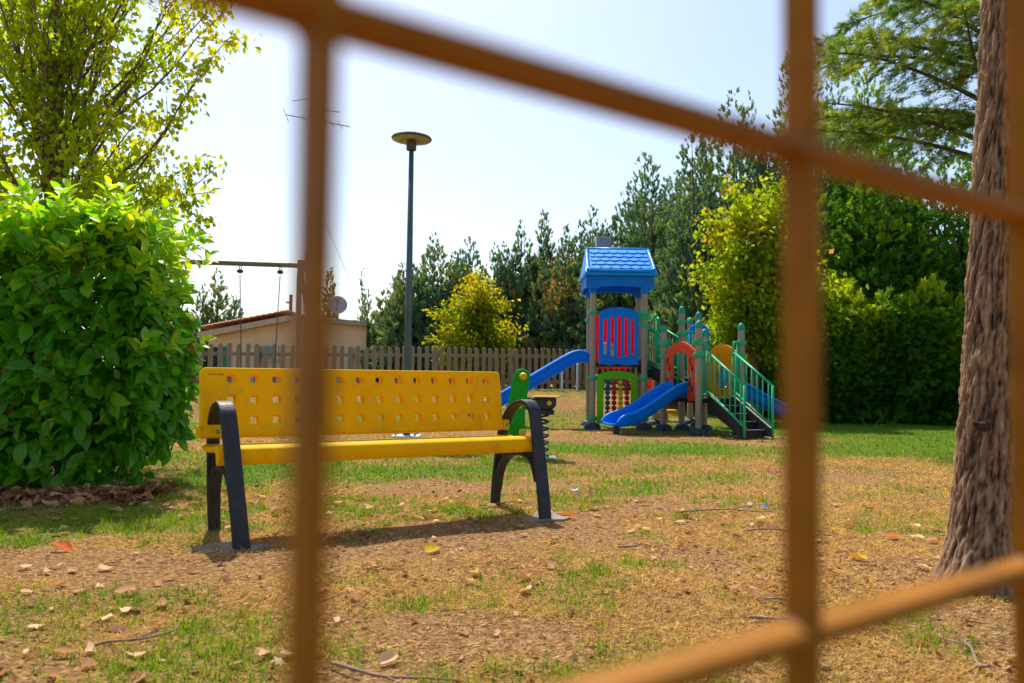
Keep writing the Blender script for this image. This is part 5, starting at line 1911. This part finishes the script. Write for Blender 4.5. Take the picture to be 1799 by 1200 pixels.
    def path3(start, d, sz, wall):
        d = Vector((d[0], d[1], 0)).normalized()
        ctrl = [Vector((start[0] + d.x * q, start[1] + d.y * q, z)) for q, z in sz]
        pts = curve_pts(ctrl, 6)
        tot = len(pts) - 1
        out = []
        for i, p in enumerate(pts):
            f = i / tot
            out.append((p, float(np.interp(f, [0, .12, .78, .93, 1], wall))))
        return out, d

    p, d = path3((1.225, 13.15), (-1, -.03), [(0, 1.03), (.16, 1.02), (.30, .96), (.9, .60), (1.40, .31), (1.66, .20), (1.85, .165), (2.10, .15)], (.14, .19, .19, .13, .06))
    sl = slide('long_slide', p, d, .40, .18)
    MB().tube([(-.62, 13.1, gz(-.62, 13.1) - .04), (-.62, 13.1, .17)], .04, 12).build('slide_leg', 'grey_steel', sl)
    bF, bB = Vector((2.615, 11.55, 0)), Vector((2.275, 12.36, 0))
    e = (bB - bF).normalized()
    nrm = Vector((-e.y, e.x, 0))
    if nrm.x > 0:
        nrm = -nrm
    m0 = (bF + bB) / 2
    p, d = path3((m0.x + nrm.x * -.02, m0.y + nrm.y * -.02), nrm, [(0, .545), (.10, .54), (.24, .47), (.56, .28), (.82, .155), (.98, .115), (1.10, .125), (1.20, .14)], (.19, .19, .19, .12, .035))
    sl = slide('low_slide', p, d, .42, .17)
    q = m0 + nrm * 1.06
    MB().tube([(q.x, q.y, gz(q.x, q.y) - .04), (q.x, q.y, .11)], .045, 12).build('slide_leg', 'rubber_foot', sl)
    p, d = path3((3.10, 13.62), (1, .26), [(0, .76), (.22, .75), (.42, .67), (.95, .41), (1.35, .23), (1.55, .175), (1.72, .16), (1.90, .155)], (.17, .19, .19, .14, .06))
    sl = slide('side_slide', p, d, .40, .18)
    MB().tube([(4.72, 14.04, gz(4.72, 14.04) - .04), (4.72, 14.04, .15)], .05, 12).build('slide_leg', 'rubber_foot', sl)

    # -------- orange arch at the low slide, with wavy grooves
    W = (bB - bF).length
    o = bF + Vector((0, 0, 0)) + nrm * .0
    a0, a1 = .075, W - .075
    leg = .165
    n = 14
    outer = [(a0 + (a1 - a0) * i / n, 1.18 + .145 * (1 - (2 * i / n - 1) ** 2)) for i in range(n + 1)]
    inner = [(a0 + leg + (a1 - a0 - 2 * leg) * i / n, 1.10 + .085 * (1 - (2 * i / n - 1) ** 2)) for i in range(n + 1)]
    poly = [(a0, .475), (a0 + leg, .475)] + inner + [(a1 - leg, .475), (a1, .475)] + outer[::-1]
    ap = MB().prism(poly, o, e, (0, 0, 1), .03).build('arch_panel', 'play_orange', root, bevel=.005)
    for c, s in ((a0 + leg / 2, 1), (a1 - leg / 2, 1)):
        off = nrm * .0175
        for za, zb in ((.60, .80), (.88, 1.10)):
            pts = [o + off + e * (c + .035 * math.sin((t - .5) * 2.6 * math.pi / 1.3)) + Vector((0, 0, za + (zb - za) * t)) for t in np.linspace(0, 1, 9)]
            MB().tube(pts, [.004, .010, .011, .008, .006, .008, .011, .010, .004], 6).build('groove', 'groove_black', ap, smooth=True)
        ov = [(c + .026 * math.cos(t), .845 + .055 * math.sin(t)) for t in np.linspace(0, 2 * math.pi, 15)[:-1]]
        MB().prism(ov, o + off, e, (0, 0, 1), .006).build('cutout', 'rail_green', ap)
    for x, y, _ in (low['F'], low['B']):
        dd = 1 if (x, y) == low['F'][:2] else -1
        for z in (1.30, 1.12):
            clamp(x, y, z, [(e.x * dd, e.y * dd, .04)])

    # -------- yellow bubble panel on the far side of the low deck
    G, Hh = Vector((2.94, 12.60, 0)), Vector((3.28, 11.80, 0))
    e2 = (Hh - G).normalized()
    W2 = (Hh - G).length
    xa, xb = .07, W2 - .07
    hc, hr = (W2 * .52, .80), .155
    arcs = [(hc[0] + hr * math.cos(t), hc[1] + hr * math.sin(t)) for t in np.linspace(-math.pi, math.pi, 25)]
    zb_, zt_, zc_ = .50, 1.16, 1.30
    top = [(xa + (xb - xa) * i / 12, zt_ + (zc_ - zt_) * (1 - (2 * i / 12 - 1) ** 2)) for i in range(13)]
    cx_ = hc[0]
    topc = min(top, key=lambda p: abs(p[0] - cx_))
    k = top.index(topc)
    polys = [[(xa, hc[1]), (xa, zb_), (cx_, zb_)] + arcs[:7][::-1], [(cx_, zb_), (xb, zb_), (xb, hc[1])] + arcs[6:13][::-1],
             [(xb, hc[1])] + top[k:][::-1] + arcs[12:19][::-1], top[:k + 1][::-1] + [(xa, hc[1])] + arcs[18:25][::-1]]
    V, F = sheet(polys, G, e2, (0, 0, 1))
    yp = MB().add(V, F).build('bubble_panel', 'play_yellow', root, solid=.03)
    n2 = Vector((-e2.y, e2.x, 0))
    if n2.x < 0:
        n2 = -n2
    rot = n2.to_track_quat('Z', 'Y').to_matrix()
    cc = G + e2 * hc[0] + Vector((0, 0, hc[1]))
    MB().lathe([(.152, 0), (.14, .05), (.11, .09), (.06, .115), (.01, .122)], cc + n2 * .016, 24, rot).build('bubble_window', 'bubble_blue', yp, smooth=True)
    ring = [cc - n2 * .018 + e2 * .175 * math.cos(t) + Vector((0, 0, .175 * math.sin(t))) for t in np.linspace(0, 2 * math.pi, 33)]
    MB().tube(ring, .012, 8, cap=False).build('window_rim', 'play_yellow', yp, smooth=True)
    for s_ in (.0, .10):
        pts = [G - n2 * .016 + e2 * (.10 + (W2 - .2) * t) + Vector((0, 0, 1.02 + s_ * .8 + .06 * math.sin(t * 4.5 + s_ * 9))) for t in np.linspace(0, 1, 14)]
        MB().tube(pts, .006, 6).build('relief_line', 'play_yellow', yp, smooth=True)

    # -------- blue panel with an orange face plate beside the middle deck
    fx, fy = 2.99, 13.22
    pl = [(-.165, .70), (.165, .70), (.165, 1.55)] + [(.165 * math.cos(t), 1.55 + .115 * math.sin(t)) for t in np.linspace(.25, math.pi - .25, 9)] + [(-.165, 1.55)]
    fp = MB().prism(pl, (fx, fy, 0), (1, 0, 0), (0, 0, 1), .028).build('face_panel', 'play_blue', root, bevel=.004)
    hair = [(-.115, .92), (.125, .92), (.125, 1.46), (.10, 1.50), (.085, 1.47), (.06, 1.525), (.035, 1.49), (.01, 1.535), (-.02, 1.495), (-.05, 1.53), (-.075, 1.49), (-.10, 1.515), (-.115, 1.47)]
    MB().prism(hair, (fx, fy - .019, 0), (1, 0, 0), (0, 0, 1), .010).build('face_plate', 'face_orange', fp)
    for cx_, cz_ in ((.005, 1.385), (.095, 1.385)):
        for s in (-1, 1):
            MB().bar((fx + cx_ - .026, fy - .028, cz_ - .026 * s), (fx + cx_ + .026, fy - .028, cz_ + .026 * s), .004, .013, up=Vector((0, 1, 0)).cross(Vector((1, 0, s)))).build('eye_stroke', 'groove_black', fp)
    MB().box((fx - .02, fy - .028, 1.16), (.03, .006, .012)).build('mouth', 'groove_black', fp)
    MB().box((fx, fy - .018, 1.625), (.014, .006, .05)).build('slot', 'groove_black', fp)

    # -------- stairs and handrails
    def stairs(name, top, bot, width, n, riser_block=True):
        """top, bot: centre points of the flight (bot at ground or lower deck)"""
        top, bot = Vector(top), Vector(bot)
        run = Vector((bot.x - top.x, bot.y - top.y, 0))
        L = run.length
        d = run.normalized()
        s = Vector((-d.y, d.x, 0))
        dz = (top.z - bot.z)
        o = thing_part(name)
        for k in (-1, 1):
            c = s * k * (width / 2 + .012)
            prof = [(-.02, top.z + .03), (.06, top.z + .03), (L + .02, bot.z + dz / n + .03), (L + .02, bot.z + .015), (L - .10, bot.z + .015), (-.02, top.z - .16)]
            MB().prism(prof, Vector((top.x, top.y, 0)) + c, d, (0, 0, 1), .024).build('stringer', 'deck_black', o, bevel=.004)
            MB().bar(Vector((top.x, top.y, top.z + .034)) + c + d * .06, Vector((top.x, top.y, 0)) + c + d * (L + .02) + Vector((0, 0, bot.z + dz / n + .034)), .026, .006).build('stringer_edge', 'step_edge', o)
        for i in range(n):
            zt = top.z - dz * (i + 1) / (n + 0.0) + dz / n
            if i == 0:
                continue
            c = top + d * (L * (i - .5) / (n - .5))
            MB().box(Vector((c.x, c.y, zt - .012)), (L / (n - .5) * 1.02, width, .024), Matrix.Rotation(math.atan2(d.y, d.x), 3, 'Z')).build('step', 'deck_black', o, bevel=.003)
            q = Vector((c.x, c.y, zt + .001)) + d * (L / (n - .5) * .5)
            MB().bar(q - s * width / 2, q + s * width / 2, .012, .008).build('step_nosing', 'step_edge', o)
            MB().box(Vector((c.x, c.y, zt - dz / n / 2 - .01)) + d * (L / (n - .5) * .47), (.008, width, dz / n * .9), Matrix.Rotation(math.atan2(d.y, d.x), 3, 'Z')).build('riser', 'deck_black', o)
        return o

    def thing_part(name):
        e_ = bpy.data.objects.new(name, None)
        e_.empty_display_size = .1
        return put(e_, root)

    def handrail(p0, p1, h0, h1, nb, post_xy=None, loop=True, drop=0.0):
        """p0 top end, p1 bottom end of the stringer line; h0/h1 height of the rail above them"""
        p0, p1 = Vector(p0), Vector(p1)
        o = thing_part('handrail')
        up = Vector((0, 0, 1))
        a, b = p0 + up * h0, p1 + up * h1
        path = [a, b]
        MB().tube(path, .017, 10).build('top_rail', 'rail_green', o, smooth=True)
        c, d_ = p0 + up * .12, p1 + up * .14
        MB().tube([c, d_], .014, 10).build('bottom_rail', 'rail_green', o, smooth=True)
        MB().tube([b + up * .005, p1 - up * drop], .017, 10).build('end_post', 'rail_green', o, smooth=True)
        for i in range(nb):
            t = (i + .6) / (nb + .3)
            q0, q1 = c.lerp(d_, t), a.lerp(b, t)
            MB().tube([q0, q1], .010, 8).build('baluster', 'rail_green', o, smooth=True)
        if post_xy is not None:
            px, py = post_xy
            d = Vector((px - p0.x, py - p0.y, 0))
            w = d * .92
            for zz, hh in ((h0 + .10, 0), ):
                top = p0 + up * (h0 + .13)
                pts = curve_pts([a - up * .10, a + up * .06, top + d * .14, top + d * .55, Vector((px, py, top.z)) - d.normalized() * .05], 5)
                MB().tube(pts, .017, 10).build('loop_tube', 'rail_green', o, smooth=True)
            MB().tube([Vector((px, py, 0)) - d * .45 + up * (p0.z + h0 + .12), Vector((px, py, 0)) - d * .45 + up * (p0.z - .03)], .017, 10).build('upright', 'rail_green', o, smooth=True)
            MB().tube([p0 + up * (h0 - .02), p0 + up * .03], .017, 10).build('upright', 'rail_green', o, smooth=True)
            MB().tube([p0 + up * .06, Vector((px, py, p0.z + .03)) - d * .40], .014, 8).build('tie_tube', 'rail_green', o, smooth=True)
            clamp(px, py, p0.z + h0 + .13)
            clamp(px, py, p0.z + h0 - .05, [(-d.x, -d.y, max(.02, d.length - .12))])
        return o

    # front flight from the low deck
    fF, fH = Vector((2.615, 11.55, 0)), Vector((3.28, 11.80, 0))
    u = (fH - fF).normalized()
    mid_ = (fF + fH) / 2
    dn = Vector((.255, -.967, 0))
    t0 = mid_ + Vector((0, 0, .52))
    b0 = mid_ + dn * .98 + Vector((0, 0, .03))
    stairs('stairs', t0, b0, .34, 5)
    sv = Vector((.967, .255, 0))
    for k, pxy in ((-1, low['F'][:2]), (1, low['H'][:2])):
        c = sv * k * .205
        handrail(t0 + c, b0 + c + dn * .02, .66, .68, 7, pxy, drop=.0)
    # inner flight from the tower deck down to the low deck
    t1 = Vector((2.10, 13.08, 1.03))
    b1 = Vector((2.86, 12.62, .53))
    stairs('stairs', t1, b1, .40, 5)
    dd = (Vector((b1.x, b1.y, 0)) - Vector((t1.x, t1.y, 0))).normalized()
    sv = Vector((-dd.y, dd.x, 0))
    handrail(t1 - sv * .235 + Vector((.06, -.02, 0)), b1 - sv * .235 - dd * .25 + Vector((0, 0, .10)), .62, .62, 6, tower['FR'], drop=.1)
    handrail(t1 + sv * .235 + Vector((.14, .05, -.05)), b1 + sv * .235 + Vector((0, 0, .06)), .66, .60, 6, (2.42, 13.90), drop=.1)
    # upright bar barrier between the tower and the stair
    g = thing_part('bar_barrier')
    pa, pb = Vector((2.10, 12.74, 0)), Vector((2.36, 13.02, 0))
    for i in range(6):
        q = pa.lerp(pb, (i + .5) / 6)
        MB().tube([q + Vector((0, 0, .93)), q + Vector((0, 0, 1.53))], .010, 8).build('bar', 'rail_green', g, smooth=True)
    for z in (.94, 1.53):
        MB().tube([pa + Vector((0, 0, z)), pb + Vector((0, 0, z))], .014, 8).build('rail', 'rail_green', g, smooth=True)
    # rail round the middle deck
    g = thing_part('bar_barrier')
    pa, pb = Vector((2.64, 12.84, 0)), Vector((2.98, 13.28, 0))
    for i in range(5):
        q = pa.lerp(pb, (i + .5) / 5)
        MB().tube([q + Vector((0, 0, .80)), q + Vector((0, 0, 1.52))], .010, 8).build('bar', 'rail_green', g, smooth=True)
    for z in (.80, 1.53):
        MB().tube([pa + Vector((0, 0, z)), pb + Vector((0, 0, z))], .014, 8).build('rail', 'rail_green', g, smooth=True)
    for k in ('C', 'A', 'D', 'E'):
        x, y, t = mid[k]
        clamp(x, y, t - .24)
        clamp(x, y, t - .42)
    clamp(low['G'][0], low['G'][1], 1.28)
    clamp(low['G'][0], low['G'][1], 1.14)


playground()


# ------------------------------------------------------------------ yellow wire fence right before the camera
def wire_fence():
    ang = R(36.5)
    d = Vector((math.cos(ang), math.sin(ang), 0))
    nrm = Vector((-d.y, d.x, 0))
    p0 = Vector((-.0379, .1564, 0))
    root = thing('wire_fence', 'orange yellow painted metal grid fence, close up and out of focus', 'fence', (p0.x, p0.y, 0))
    sv, sh, zb = .1560, .1445, .7245
    n0, n1 = -9, 14
    for i in range(n0, n1):
        p = p0 + d * sv * i
        MB().bar((p.x, p.y, -.05), (p.x, p.y, 1.58), .0052, .0115, up=nrm).build('vertical_bar', 'fence_paint', root, bevel=.0015)
    for k in range(-5, 7):
        z = zb + sh * k
        a, b = p0 + d * (sv * n0), p0 + d * (sv * (n1 - 1))
        MB().bar((a.x, a.y, z), (b.x, b.y, z), .0135, .0056).build('horizontal_bar', 'fence_paint', root, bevel=.0018)
    # rounded weld fillets in the four corners of each crossing
    mb = MB()
    r = .0068
    for sx in (-1, 1):
        for sz in (-1, 1):
            arc = [(sx * (.0017 + r - r * math.sin(t)), sz * (.002 + r - r * math.cos(t))) for t in np.linspace(0, math.pi / 2, 7)]
            poly = [(sx * .0009, sz * .0012)] + arc
            if sx * sz < 0:
                poly = poly[::-1]
            mb.prism(poly, (0, 0, 0), (1, 0, 0), (0, 0, 1), .007)
    me = mb.mesh('weld_fillet', 'fence_paint')
    for i in range(n0, n1):
        for k in range(-5, 7):
            p = p0 + d * sv * i
            child_copy('weld_fillet', me, root, Matrix.Translation((p.x, p.y, zb + sh * k)) @ Matrix.Rotation(ang, 4, 'Z'))


wire_fence()
